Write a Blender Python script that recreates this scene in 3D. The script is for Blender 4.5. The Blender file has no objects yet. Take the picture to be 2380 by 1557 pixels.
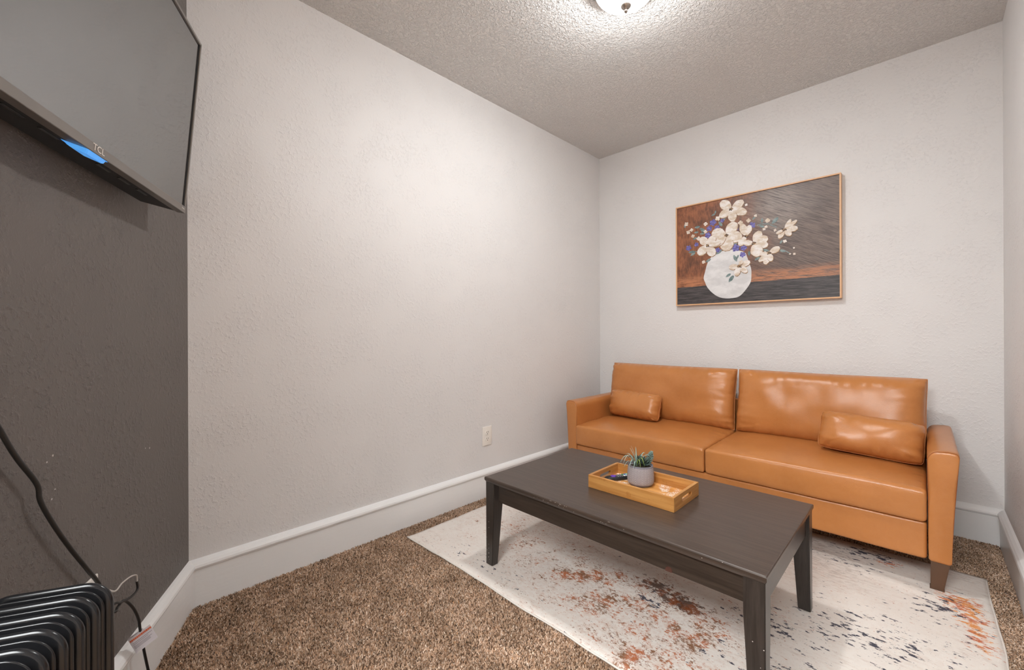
import bpy, bmesh, math, random
import numpy as np
from mathutils import Vector, Matrix, noise

random.seed(7)
RNG = np.random.default_rng(7)
scene = bpy.context.scene
C = scene.collection

# ------------------------------------------------------------------ camera
F_PX = 973.25
cam_d = bpy.data.cameras.new('camera'); cam = bpy.data.objects.new('camera', cam_d); C.objects.link(cam)
cam_d.sensor_width = 36.0; cam_d.sensor_fit = 'HORIZONTAL'
cam_d.lens = 36.0 * F_PX / 2380.0
cam_d.shift_y = -4.8 / 2380.0
cam_d.clip_start = 0.02
cam.matrix_world = (Matrix.Translation((1.9187, -2.9847, 1.0026)) @ Matrix.Rotation(0.7785, 4, 'Z')
                    @ Matrix.Rotation(math.pi / 2, 4, 'X') @ Matrix.Rotation(-0.004, 4, 'Z'))
scene.camera = cam

# ------------------------------------------------------------------ world, light, exposure
world = bpy.data.worlds.new('world'); scene.world = world; world.use_nodes = True
world.node_tree.nodes['Background'].inputs[0].default_value = (0.5, 0.5, 0.52, 1)
world.node_tree.nodes['Background'].inputs[1].default_value = 0.3
scene.view_settings.view_transform = 'Standard'
scene.view_settings.look = 'None'
scene.view_settings.gamma = 1.0
scene.view_settings.use_curve_mapping = False
scene.view_settings.exposure = 0.36
LAMP_POWER = 20.0          # bare bulb part
DISC_POWER = 13.0          # downward part of the lamp
DOME_STRENGTH = 4.5
FILL_STRENGTH = 25.0      # added fill panel, unseen behind the viewer
LAMP_COLOR = (0.97, 0.995, 1.0)

# ------------------------------------------------------------------ helpers
def rgb(r, g, b):
    f = lambda c: ((c / 255 + 0.055) / 1.055) ** 2.4 if c / 255 > 0.04045 else c / 255 / 12.92
    return (f(r), f(g), f(b), 1.0)

def obj(name, me, mat=None, parent=None, smooth=False):
    if mat is not None and len(me.materials) == 0: me.materials.append(mat)
    if smooth: me.polygons.foreach_set('use_smooth', [True] * len(me.polygons))
    o = bpy.data.objects.new(name, me); C.objects.link(o)
    if parent is not None:
        o.parent = parent
        if parent.type == 'EMPTY' or True:
            o.matrix_parent_inverse = Matrix.Identity(4)
    return o

def tag(o, label, cat, group=None, kind=None):
    o['label'] = label; o['category'] = cat
    if group: o['group'] = group
    if kind: o['kind'] = kind
    return o

def thing(name, label, cat, loc=(0, 0, 0), rotz=0.0, group=None):
    o = bpy.data.objects.new(name, None); C.objects.link(o)
    o.empty_display_size = 0.1
    o.location = loc; o.rotation_euler = (0, 0, rotz)
    return tag(o, label, cat, group)

def me_from(verts, faces, name='m'):
    me = bpy.data.meshes.new(name); me.from_pydata([tuple(v) for v in verts], [], faces); me.update(); return me

def bm_me(bm, name='m'):
    bmesh.ops.recalc_face_normals(bm, faces=bm.faces)
    me = bpy.data.meshes.new(name); bm.to_mesh(me); bm.free(); return me

def add_box(bm, lo, hi, bevel=0.0, seg=2, mtx=None):
    lo = Vector(lo); hi = Vector(hi)
    r = bmesh.ops.create_cube(bm, size=1.0)
    vs = r['verts']
    for v in vs:
        v.co = Vector(((lo[i] + hi[i]) / 2 + v.co[i] * (hi[i] - lo[i]) for i in range(3)))
    if bevel > 0:
        es = list({e for v in vs for e in v.link_edges})
        b = bmesh.ops.bevel(bm, geom=es, offset=bevel, segments=seg, profile=0.5, affect='EDGES')
        vs = list({v for f in b['faces'] for v in f.verts} | {v for v in vs if v.is_valid})
    if mtx is not None:
        allv = set(vs)
        stack = list(vs)
        while stack:
            v = stack.pop()
            for e in v.link_edges:
                w = e.other_vert(v)
                if w not in allv: allv.add(w); stack.append(w)
        for v in allv: v.co = mtx @ v.co
    return vs

def box(lo, hi, bevel=0.0, seg=2, mtx=None):
    bm = bmesh.new(); add_box(bm, lo, hi, bevel, seg, mtx); return bm_me(bm)

def tube_me(pts, rad, n=8, closed=False, taper=None):
    pts = [Vector(p) for p in pts]; N = len(pts); vs = []; fs = []
    up = Vector((0, 0, 1)); prev = None
    for i, p in enumerate(pts):
        a = pts[(i - 1) % N] if (closed or i > 0) else p
        b = pts[(i + 1) % N] if (closed or i < N - 1) else p
        t = (b - a).normalized()
        if prev is None:
            s = t.cross(up)
            if s.length < 1e-4: s = t.cross(Vector((1, 0, 0)))
            s.normalize()
        else:
            s = (prev - t * prev.dot(t))
            s.normalize()
        prev = s; q = t.cross(s)
        r = rad * (taper(i / (N - 1)) if taper else 1)
        for k in range(n):
            a_ = 2 * math.pi * k / n
            vs.append(p + (s * math.cos(a_) + q * math.sin(a_)) * r)
    M = N if closed else N - 1
    for i in range(M):
        for k in range(n):
            j = (i + 1) % N
            fs.append((i * n + k, i * n + (k + 1) % n, j * n + (k + 1) % n, j * n + k))
    if not closed:
        fs.append(tuple(range(n))[::-1]); fs.append(tuple((N - 1) * n + k for k in range(n)))
    return me_from(vs, fs)

def spline(pts, per=8):
    pts = [Vector(p) for p in pts]; P = [pts[0]] + pts + [pts[-1]]; out = []
    for i in range(1, len(P) - 2):
        p0, p1, p2, p3 = P[i - 1], P[i], P[i + 1], P[i + 2]
        for k in range(per):
            t = k / per
            out.append(0.5 * ((2 * p1) + (p2 - p0) * t + (2 * p0 - 5 * p1 + 4 * p2 - p3) * t * t + (3 * p1 - p0 - 3 * p2 + p3) * t ** 3))
    out.append(pts[-1]); return out

def lathe_me(prof, n=48, closed_bottom=False):
    vs = []; fs = []
    for r, z in prof:
        for k in range(n):
            a = 2 * math.pi * k / n; vs.append((r * math.cos(a), r * math.sin(a), z))
    for i in range(len(prof) - 1):
        for k in range(n):
            fs.append((i * n + k, i * n + (k + 1) % n, (i + 1) * n + (k + 1) % n, (i + 1) * n + k))
    fs.append(tuple(range(n))[::-1]); fs.append(tuple((len(prof) - 1) * n + k for k in range(n)))
    return me_from(vs, fs)

def text_me(body, size, extrude=0.0003):
    cu = bpy.data.curves.new('t', 'FONT'); cu.body = body; cu.size = size; cu.extrude = extrude
    cu.align_x = 'CENTER'; cu.align_y = 'CENTER'
    o = bpy.data.objects.new('t', cu); C.objects.link(o)
    dg = bpy.context.evaluated_depsgraph_get(); dg.update()
    me = bpy.data.meshes.new_from_object(o.evaluated_get(dg))
    bpy.data.objects.remove(o); return me

# ------------------------------------------------------------------ node helpers
class NT:
    def __init__(s, name):
        s.m = bpy.data.materials.new(name); s.m.use_nodes = True
        s.t = s.m.node_tree; s.b = s.t.nodes['Principled BSDF']; s.out = s.t.nodes['Material Output']
        s._co = None
    def n(s, typ, **kw):
        nd = s.t.nodes.new(typ)
        for k, v in kw.items(): setattr(nd, k, v)
        return nd
    def L(s, a, b): s.t.links.new(a, b)
    def inp(s, sock, v):
        if hasattr(v, 'links') or hasattr(v, 'is_linked'): s.L(v, sock)
        else: sock.default_value = v
    def co(s):
        if s._co is None: s._co = s.n('ShaderNodeTexCoord').outputs['Object']
        return s._co
    def vec(s, scale=(1, 1, 1), loc=(0, 0, 0), rot=(0, 0, 0), src=None):
        m = s.n('ShaderNodeMapping'); s.L(src if src else s.co(), m.inputs[0])
        m.inputs['Scale'].default_value = scale; m.inputs['Location'].default_value = loc; m.inputs['Rotation'].default_value = rot
        return m.outputs[0]
    def noise(s, scale, detail=2, rough=0.5, vec=None, dist=0.0, dim='3D'):
        nd = s.n('ShaderNodeTexNoise'); s.L(vec if vec else s.co(), nd.inputs['Vector'])
        nd.inputs['Scale'].default_value = scale; nd.inputs['Detail'].default_value = detail
        nd.inputs['Roughness'].default_value = rough; nd.inputs['Distortion'].default_value = dist
        return nd.outputs['Fac']
    def voro(s, scale, vec=None, feature='F1', out='Distance'):
        nd = s.n('ShaderNodeTexVoronoi', feature=feature); s.L(vec if vec else s.co(), nd.inputs['Vector'])
        nd.inputs['Scale'].default_value = scale; return nd.outputs[out]
    def math(s, op, a, b=0.0, c=None, clamp=False):
        nd = s.n('ShaderNodeMath', operation=op, use_clamp=clamp)
        s.inp(nd.inputs[0], a); s.inp(nd.inputs[1], b)
        if c is not None: s.inp(nd.inputs[2], c)
        return nd.outputs[0]
    def step(s, v, lo, hi, a=0.0, b=1.0):
        nd = s.n('ShaderNodeMapRange', interpolation_type='SMOOTHSTEP'); s.L(v, nd.inputs[0])
        nd.inputs[1].default_value = lo; nd.inputs[2].default_value = hi; nd.inputs[3].default_value = a; nd.inputs[4].default_value = b
        return nd.outputs[0]
    def mix(s, f, a, b, blend='MIX'):
        nd = s.n('ShaderNodeMix', data_type='RGBA', blend_type=blend); s.inp(nd.inputs[0], f)
        for i, v in ((6, a), (7, b)): s.inp(nd.inputs[i], v)
        return nd.outputs[2]
    def xyz(s, src=None):
        nd = s.n('ShaderNodeSeparateXYZ'); s.L(src if src else s.co(), nd.inputs[0]); return nd.outputs
    def blob(s, x, y, rx, ry, soft=1.0):
        # elliptic falloff around a floor point, 1 at the centre
        X, Y, Z = s.xyz()
        a = s.math('DIVIDE', s.math('SUBTRACT', X, x), rx); b = s.math('DIVIDE', s.math('SUBTRACT', Y, y), ry)
        d = s.math('ADD', s.math('MULTIPLY', a, a), s.math('MULTIPLY', b, b))
        return s.math('POWER', 2.718, s.math('MULTIPLY', d, -soft))
    def bump(s, h, strength=0.3, dist=0.002):
        nd = s.n('ShaderNodeBump'); s.L(h, nd.inputs['Height']); nd.inputs['Strength'].default_value = strength
        nd.inputs['Distance'].default_value = dist; s.L(nd.outputs[0], s.b.inputs['Normal']); return nd
    def set(s, color=None, rough=None, metal=None, spec=None, ior=None, coat=None, coat_rough=None):
        for k, v in (('Base Color', color), ('Roughness', rough), ('Metallic', metal), ('Specular IOR Level', spec), ('IOR', ior), ('Coat Weight', coat), ('Coat Roughness', coat_rough)):
            if v is not None: s.inp(s.b.inputs[k], v)
        return s

def plain(name, color, rough=0.5, metal=0.0, var=0.06, scale=30, bump=0.0, **kw):
    t = NT(name); n = t.noise(scale, 3)
    dark = tuple(c * (1 - var) for c in color[:3]) + (1,); lite = tuple(min(1, c * (1 + var)) for c in color[:3]) + (1,)
    t.set(t.mix(n, dark, lite), rough, metal, **kw)
    if bump: t.bump(n, bump, 0.001)
    return t.m

# ------------------------------------------------------------------ surface materials
def wall_mat(name, color, rough, strength, chips=(), patch=True):
    t = NT(name)
    big = t.noise(7, 3, 0.6)
    n1 = t.noise(70, 4, 0.6, dist=0.15); n2 = t.noise(210, 2, 0.5)
    knock = t.step(n1, 0.46, 0.72)
    h = t.math('ADD', t.math('MULTIPLY', knock, t.step(big, 0.36, 0.6, 0.12, 1.0)), t.math('MULTIPLY', n2, 0.22))
    h = t.math('ADD', h, t.math('MULTIPLY', t.noise(3.0, 2), 1.2))
    col = t.mix(t.noise(2.2, 4, 0.6), tuple(c * 0.955 for c in color[:3]) + (1,), tuple(min(1, c * 1.03) for c in color[:3]) + (1,))
    X, Y, Z = t.xyz()
    for (x, y, z, r) in chips:
        v = t.n('ShaderNodeVectorMath', operation='DISTANCE'); t.L(t.co(), v.inputs[0]); v.inputs[1].default_value = (x, y, z)
        wob = t.math('ADD', v.outputs['Value'], t.math('MULTIPLY', t.noise(300, 2), r * 0.9))
        col = t.mix(t.step(wob, r * 1.0, r * 1.35, 1.0, 0.0), col, rgb(205, 200, 195))
    t.set(col, rough, spec=0.22)
    t.bump(h, strength, 0.0040)
    return t.m

M = {}
M['wall'] = wall_mat('greige_wall_paint', (0.765, 0.742, 0.730, 1), 0.48, 0.45)
M['accent'] = wall_mat('charcoal_wall_paint', (0.150, 0.132, 0.122, 1), 0.42, 0.50,
    [(0.262, -2.854, 0.662, 0.004), (0.285, -2.866, 0.668, 0.003), (0.633, -3.036, 0.753, 0.003), (0.649, -3.043, 0.744, 0.003),
     (0.628, -3.033, 0.681, 0.0025), (0.637, -3.037, 0.664, 0.003)])

def ceiling_mat():
    t = NT('stippled_ceiling')
    n1 = t.noise(75, 3, 0.6, dist=0.8); n2 = t.noise(170, 2, 0.5)
    h = t.math('ADD', t.step(n1, 0.42, 0.66), t.math('MULTIPLY', n2, 0.5))
    col = t.mix(t.noise(3, 3), (0.79, 0.77, 0.75, 1), (0.84, 0.82, 0.80, 1))
    t.set(col, 0.42); t.bump(h, 0.8, 0.0058); return t.m
M['ceiling'] = ceiling_mat()

def trim_mat():
    t = NT('glossy_white_trim_paint')
    col = t.mix(t.noise(4, 4), (0.86, 0.85, 0.84, 1), (0.90, 0.89, 0.885, 1))
    col = t.mix(t.step(t.noise(60, 4, 0.7), 0.72, 0.8, 0, 0.5), col, (0.5, 0.46, 0.42, 1))
    t.set(col, 0.33)
    h = t.math('ADD', t.noise(14, 3, vec=t.vec((1, 1, 6))), t.math('MULTIPLY', t.noise(90, 3), 0.3))
    t.bump(h, 0.25, 0.002); return t.m
M['trim'] = trim_mat()

def carpet_mat(name, island):
    t = NT(name)
    big = t.noise(9, 4, 0.6)
    if island:
        g = t.n('ShaderNodeNewGeometry').outputs['Random Per Island']
    else:
        g = t.noise(520, 2, 0.7)
    cr = t.n('ShaderNodeValToRGB'); t.L(g, cr.inputs[0]); e = cr.color_ramp.elements
    stops = [(0.0, (0.060, 0.042, 0.034, 1)), (0.2, (0.27, 0.170, 0.108, 1)), (0.42, (0.56, 0.37, 0.245, 1)), (0.66, (0.77, 0.565, 0.415, 1)), (0.88, (0.92, 0.78, 0.66, 1)), (1.0, (0.62, 0.34, 0.17, 1))]
    if not island: stops = [(max(0, min(1, 0.3 + 0.4 * p)), c) for p, c in stops]
    e[0].position, e[0].color = stops[0]; e[1].position, e[1].color = stops[-1]
    for p, c in stops[1:-1]:
        x = e.new(p); x.color = c
    col = t.mix(1.0, cr.outputs[0], t.mix(t.step(big, 0.35, 0.65), (0.78, 0.74, 0.70, 1), (1.06, 1.05, 1.04, 1)), 'MULTIPLY')
    t.set(col, 0.9, spec=0.15)
    if not island: t.bump(t.noise(300, 3), 0.8, 0.004)
    return t.m
M['carpet'] = carpet_mat('brown_carpet_backing', False)
M['pile'] = carpet_mat('brown_carpet_pile', True)

# ------------------------------------------------------------------ room shell
ZC = 2.44; WX = 2.179; YL = -2.727
WD = Vector((0.899, -0.438, 0)).normalized(); ND = Vector((-WD.y, WD.x, 0))
P0 = Vector((0, YL, 0)); PE = P0 + WD * 1.27; YR = -2.5; RX0, RX1, RY0, RY1 = -0.8, 4.2, -6.4, -3.45

def slab(name, z0, z1, mat):
    o = obj(name, box((RX0 - 0.12, RY0 - 0.12, z0), (RX1 + 0.12, 0.12, z1)), mat); o['kind'] = 'structure'; return o
slab('floor', -0.1, 0.0, M['carpet'])
slab('ceiling', ZC, ZC + 0.1, M['ceiling'])

def wall(name, a, b, mat, th=0.1, ext0=0.0, ext1=0.0):
    a = Vector((a[0], a[1], 0)); b = Vector((b[0], b[1], 0)); d = (b - a).normalized(); n = Vector((d.y, -d.x, 0))
    # room lies on the left of a->b; the wall's body on the right
    a = a - d * ext0; b = b + d * ext1
    vs = []
    for z in (0, ZC):
        for p in (a, b, b + n * th, a + n * th): vs.append((p.x, p.y, z))
    fs = [(0, 1, 2, 3), (4, 5, 6, 7), (0, 1, 5, 4), (1, 2, 6, 5), (2, 3, 7, 6), (3, 0, 4, 7)]
    bm = bmesh.new(); bm.from_mesh(me_from(vs, fs)); o = obj(name, bm_me(bm), mat); o['kind'] = 'structure'; return o
wall('wall_left', (0, 0), (0, YL), M['wall'], ext1=0.02)
wall('wall_accent', (0, YL), (PE.x, PE.y), M['accent'])
wall('wall_jamb', (PE.x, PE.y), (PE.x, RY1), M['wall'])
wall('wall_rear_inner', (PE.x, RY1), (RX0, RY1), M['wall'])
wall('wall_rear_left', (RX0, RY1), (RX0, RY0), M['wall'])
wall('wall_front', (RX0, RY0), (RX1, RY0), M['wall'])
wall('wall_rear_right', (RX1, RY0), (RX1, YR), M['wall'])
wall('wall_rear_outer', (RX1, YR), (WX, YR), M['wall'])
wall('wall_right', (WX, YR), (WX, 0), M['wall'])
wall('wall_back', (WX, 0), (0, 0), M['wall'])

BB = [(0, 0), (0.016, 0), (0.017, 0.132), (0.0165, 0.137), (0.022, 0.141), (0.0245, 0.148), (0.023, 0.156), (0.017, 0.164), (0.008, 0.170), (0, 0.173)]
def baseboard(name, a, b, prev=None, nxt=None):
    a = Vector((a[0], a[1])); b = Vector((b[0], b[1])); d = (b - a).normalized(); n = Vector((-d.y, d.x))
    def off(p, q):
        # unit offset along the mitre between this run and neighbour direction q
        if q is None: return n
        nq = Vector((-q.y, q.x)); m = (n + nq).normalized(); return m / max(0.2, m.dot(n))
    qa = (a - Vector(prev)).normalized() if prev is not None else None
    qb = (Vector(nxt) - b).normalized() if nxt is not None else None
    oa, ob = off(a, qa), off(b, qb); vs = []; fs = []
    K = max(2, int((b - a).length / 0.08)); m = len(BB)
    for i in range(K + 1):
        t = i / K; base = a.lerp(b, t); o = oa.lerp(ob, 0) if i == 0 else (ob if i == K else n)
        for dd, z in BB:
            wob = 0.0008 * noise.noise(Vector((base.x * 9, base.y * 9, z * 20))) if dd > 0 else 0
            p = base + o * (dd + wob); vs.append((p.x, p.y, z))
    for i in range(K):
        for k in range(m - 1): fs.append((i * m + k, (i + 1) * m + k, (i + 1) * m + k + 1, i * m + k + 1))
    fs.append(tuple(range(m))); fs.append(tuple(K * m + k for k in range(m)))
    bm = bmesh.new(); bm.from_mesh(me_from(vs, fs)); o = obj(name, bm_me(bm), M['trim']); o['kind'] = 'structure'; return o
pts = [(WX, YR), (WX, 0), (0, 0), (0, YL), (PE.x, PE.y)]
baseboard('baseboard_right', pts[0], pts[1], None, pts[2])
baseboard('baseboard_back', pts[1], pts[2], pts[0], pts[3])
baseboard('baseboard_left', pts[2], pts[3], pts[1], pts[4])
baseboard('baseboard_accent', pts[3], pts[4], pts[2], None)

# ------------------------------------------------------------------ carpet pile
def carpet_pile():
    regs = [(0.018, 1.62, -3.36, -1.84, 270000), (0.018, 0.22, -1.90, -0.35, 40000), (1.88, 2.16, -0.74, -0.02, 48000), (2.06, 2.16, -1.5, -0.74, 26000), (1.2, 2.0, -0.52, -0.38, 12000), (1.62, 2.16, -2.7, -1.84, 60000)]
    P = []
    for x0, x1, y0, y1, n in regs:
        p = np.column_stack([RNG.uniform(x0, x1, n), RNG.uniform(y0, y1, n)]); P.append(p)
    P = np.vstack(P)
    dn = (P[:, 0] - P0.x) * ND.x + (P[:, 1] - P0.y) * ND.y
    keep = (dn > 0.019) & (P[:, 0] > 0.019) & (P[:, 0] < WX - 0.019) & (P[:, 1] < -0.019)
    keep &= ~((P[:, 0] > 0.135) & (P[:, 0] < 2.07) & (P[:, 1] > -1.865) & (P[:, 1] < -0.48))
    P = P[keep]; n = len(P)
    # nothing is built behind the camera
    a = RNG.uniform(0, 2 * np.pi, n); ln = RNG.uniform(0.15, 1.0, n) * 0.0056; h = RNG.uniform(0.004, 0.0085, n)
    wv = RNG.uniform(0, np.pi, n); w = RNG.uniform(0.0009, 0.0019, n)
    V = np.zeros((n, 4, 3))
    dx, dy = np.cos(wv) * w, np.sin(wv) * w
    V[:, 0, 0] = P[:, 0] - dx; V[:, 0, 1] = P[:, 1] - dy; V[:, 1, 0] = P[:, 0] + dx; V[:, 1, 1] = P[:, 1] + dy
    tx = P[:, 0] + np.cos(a) * ln; ty = P[:, 1] + np.sin(a) * ln
    V[:, 2, 0] = tx + dx * 0.9; V[:, 2, 1] = ty + dy * 0.9; V[:, 2, 2] = h
    V[:, 3, 0] = tx - dx * 0.9; V[:, 3, 1] = ty - dy * 0.9; V[:, 3, 2] = h
    me = bpy.data.meshes.new('carpet_pile')
    me.vertices.add(n * 4); me.vertices.foreach_set('co', V.reshape(-1))
    me.loops.add(n * 4); me.loops.foreach_set('vertex_index', np.arange(n * 4, dtype=np.int32))
    me.polygons.add(n); me.polygons.foreach_set('loop_start', np.arange(n, dtype=np.int32) * 4)
    me.update(calc_edges=True)
    o = obj('carpet_pile', me, M['pile'])
    tag(o, 'mottled brown shag carpet pile covering the floor around the rug', 'carpet', kind='stuff')
carpet_pile()

# ------------------------------------------------------------------ rug
def rug_mat():
    t = NT('distressed_rug_print')
    col = t.mix(t.noise(5, 4, 0.6), rgb(232, 225, 218), rgb(221, 212, 204))
    def add(*v):
        r = v[0]
        for q in v[1:]: r = t.math('ADD', r, q)
        return r
    mul = lambda a, b: t.math('MULTIPLY', a, b)
    X, Y, Z = t.xyz()
    E_ = lambda s, loc, rot=0.0: t.vec((s, 1.0, 1.0), loc=loc, rot=(0, 0, rot))
    def flecks(noise_, field, lo, hi, k):          # noise lifted where the field is dense
        return t.step(t.math('ADD', noise_, mul(t.math('SUBTRACT', field, 0.5), k)), lo, hi)
    # washed, pale brown streaks
    wash = mul(t.step(t.noise(48, 6, 0.75, vec=E_(0.4, (3.1, 7.7, 0))), 0.50, 0.70), t.step(t.noise(5, 3, vec=E_(0.6, (9, 2, 0))), 0.40, 0.60))
    col = t.mix(mul(wash, 0.42), col, rgb(182, 156, 142))
    # greyish streak fields
    g = add(mul(t.blob(0.50, -1.15, 0.22, 0.2), 1.0), mul(t.blob(1.62, -0.80, 0.16, 0.12), 0.9), mul(t.blob(1.50, -0.58, 0.3, 0.1), 1.0), mul(t.blob(2.02, -0.5, 0.08, 0.06), 0.8))
    gs = mul(t.step(t.noise(90, 5, 0.75, vec=E_(0.3, (0, 0, 0))), 0.42, 0.66), g)
    col = t.mix(mul(gs, 0.62), col, rgb(150, 132, 122))
    # rust field: clustered flecks in two sizes
    f1 = add(mul(t.blob(0.86, -1.55, 0.34, 0.24), 0.9), mul(t.blob(1.28, -1.62, 0.28, 0.22), 1.0), mul(t.blob(0.36, -1.45, 0.2, 0.24), 0.45), mul(t.blob(1.36, -1.84, 0.25, 0.12), 0.8), 0.26)
    clus = t.step(t.noise(9, 3, 0.6, vec=E_(0.9, (2, 1, 0))), 0.36, 0.66)
    f1c = mul(f1, t.math('ADD', mul(clus, 0.75), 0.42))
    big = flecks(t.noise(58, 7, 0.74, vec=E_(0.75, (1, 5, 0), 0.3)), f1c, 0.612, 0.655, 0.12)
    fine = flecks(t.noise(125, 6, 0.72, vec=E_(0.7, (7, 3, 0))), f1c, 0.595, 0.645, 0.12)
    hue = t.mix(t.step(t.noise(16, 3, vec=E_(1, (6, 6, 0))), 0.42, 0.58), rgb(184, 108, 70), rgb(134, 92, 64))
    haze = mul(t.step(t.noise(70, 5, 0.7, vec=E_(0.8, (4, 4, 0))), 0.42, 0.64), t.math('MINIMUM', f1c, 1.0))
    col = t.mix(mul(haze, 0.40), col, rgb(196, 150, 124))
    col = t.mix(mul(fine, 0.78), col, hue); col = t.mix(mul(big, 0.95), col, hue)
    # dark brown heart of the pattern
    f2 = add(mul(t.blob(1.24, -1.45, 0.13, 0.08), 1.0), mul(t.blob(1.32, -1.47, 0.07, 0.05), 0.7), mul(t.blob(1.14, -1.42, 0.09, 0.06), 0.6), mul(t.blob(1.33, -1.68, 0.05, 0.04), 0.45))
    b2 = flecks(t.noise(62, 7, 0.76, vec=E_(0.8, (5, 2, 0))), f2, 0.585, 0.625, 0.22)
    col = t.mix(mul(b2, 0.9), col, t.mix(t.step(t.noise(26, 3), 0.42, 0.6), rgb(136, 72, 34), rgb(92, 62, 48)))
    # orange drift at the right-hand edge
    f3 = add(mul(t.blob(2.0, -0.74, 0.07, 0.09), 1.0), mul(t.blob(2.04, -0.94, 0.06, 0.16), 1.0), mul(t.blob(1.80, -0.58, 0.07, 0.04), 0.9), mul(t.blob(1.55, -1.28, 0.1, 0.12), 0.35), mul(t.blob(1.40, -1.15, 0.12, 0.1), 0.4))
    b3 = flecks(t.noise(70, 7, 0.74, vec=E_(0.5, (2, 5, 0), 0.5)), f3, 0.56, 0.63, 0.23)
    col = t.mix(mul(b3, 0.95), col, t.mix(t.step(t.noise(30, 3), 0.4, 0.6), rgb(222, 146, 80), rgb(196, 104, 62)))
    # scattered rust flecks on the right half
    b5 = mul(t.step(t.noise(95, 5, 0.66, vec=E_(0.4, (4, 4, 0))), 0.655, 0.685), t.step(t.noise(7, 3), 0.38, 0.55))
    col = t.mix(mul(b5, 0.8), col, rgb(176, 108, 74))
    # navy flecks
    f4 = add(mul(t.blob(1.50, -1.36, 0.13, 0.045), 0.75), mul(t.blob(1.74, -1.22, 0.2, 0.1), 0.5), mul(t.blob(1.74, -0.54, 0.15, 0.06), 1.1), mul(t.blob(1.98, -0.82, 0.1, 0.14), 0.8), mul(t.blob(1.66, -0.70, 0.16, 0.08), 0.75), mul(t.blob(1.19, -1.53, 0.05, 0.03), 1.2), mul(t.blob(1.17, -1.43, 0.06, 0.04), 0.8), mul(t.blob(1.0, -1.25, 0.12, 0.08), 0.7), mul(t.blob(0.55, -1.80, 0.3, 0.06), 0.55), mul(t.blob(1.65, -1.6, 0.25, 0.25), 0.65), mul(t.blob(1.85, -1.1, 0.3, 0.2), 0.5), 0.2)
    b4 = flecks(t.noise(62, 6, 0.68, vec=E_(0.5, (1.3, 3.9, 0), 0.15)), f4, 0.63, 0.655, 0.18)
    col = t.mix(mul(b4, 0.96), col, rgb(60, 60, 74))
    t.set(col, 0.85, spec=0.2)
    wv = t.n('ShaderNodeTexWave'); t.L(t.vec((1, 1, 1)), wv.inputs[0]); wv.inputs['Scale'].default_value = 130
    t.bump(t.math('ADD', wv.outputs['Fac'], t.noise(400, 2)), 0.18, 0.001)
    return t.m

def rug():
    x0, x1, y0, y1 = 0.114, 2.09, -1.885, -0.462; nx, ny = 120, 88; th = 0.007
    vs = []
    def zt(x, y):
        z = 0.011 + 0.0018 * noise.noise(Vector((x * 6, y * 6, 0)))
        z += 0.010 * math.exp(-(((y + 0.735) + 0.18 * (x - 1.75)) / 0.035) ** 2) * math.exp(-((x - 1.83) / 0.22) ** 2)
        z += 0.004 * math.exp(-((y - y0) / 0.03) ** 2) * (0.5 + 0.8 * noise.noise(Vector((x * 9, 3, 0))))
        return max(z, 0.0085)
    for lay in (1, 0):
        for j in range(ny + 1):
            for i in range(nx + 1):
                u, v = i / nx, j / ny; x = x0 + (x1 - x0) * u; y = y0 + (y1 - y0) * v
                ex = 0.006 * noise.noise(Vector((y * 5, 1.5, 0))) * (abs(u - .5) * 2) ** 4; ey = 0.008 * noise.noise(Vector((x * 4, 8.5, 0))) * (abs(v - .5) * 2) ** 4
                z = zt(x, y); edge = min(u * (x1 - x0), (1 - u) * (x1 - x0), v * (y1 - y0), (1 - v) * (y1 - y0))
                if lay and edge < 0.003: z -= 0.002
                vs.append((x + ex, y + ey, z if lay else z - th))
    N = (nx + 1) * (ny + 1); fs = []; I = lambda i, j, l: l * N + j * (nx + 1) + i
    for j in range(ny):
        for i in range(nx):
            fs.append((I(i, j, 0), I(i + 1, j, 0), I(i + 1, j + 1, 0), I(i, j + 1, 0)))
            fs.append((I(i, j, 1), I(i, j + 1, 1), I(i + 1, j + 1, 1), I(i + 1, j, 1)))
    for i in range(nx):
        fs.append((I(i, 0, 1), I(i + 1, 0, 1), I(i + 1, 0, 0), I(i, 0, 0))); fs.append((I(i + 1, ny, 1), I(i, ny, 1), I(i, ny, 0), I(i + 1, ny, 0)))
    for j in range(ny):
        fs.append((I(0, j + 1, 1), I(0, j, 1), I(0, j, 0), I(0, j + 1, 0))); fs.append((I(nx, j, 1), I(nx, j + 1, 1), I(nx, j + 1, 0), I(nx, j, 0)))
    me = me_from(vs, fs)
    root = thing('area_rug', 'cream area rug with rust, orange and navy distressed specks under the coffee table', 'rug')
    obj('rug_body', me, rug_mat(), root, True)
    b = plain('rug_binding', rgb(222, 214, 206), 0.8)
    pts = []
    for i in range(121): x = x0 + (x1 - x0) * i / 120; pts.append((x + 0.0, y0 + 0.008 * noise.noise(Vector((x * 4, 8.5, 0))) , zt(x, y0) - 0.004))
    obj('edge_binding', tube_me(pts, 0.0034, 6), b, root, True)
    pts = []
    for i in range(61): y = y0 + (y1 - y0) * i / 60; pts.append((x1 + 0.006 * noise.noise(Vector((y * 5, 1.5, 0))), y, zt(x1, y) - 0.004))
    obj('edge_binding', tube_me(pts, 0.0034, 6), b, root, True)
rug()

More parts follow.
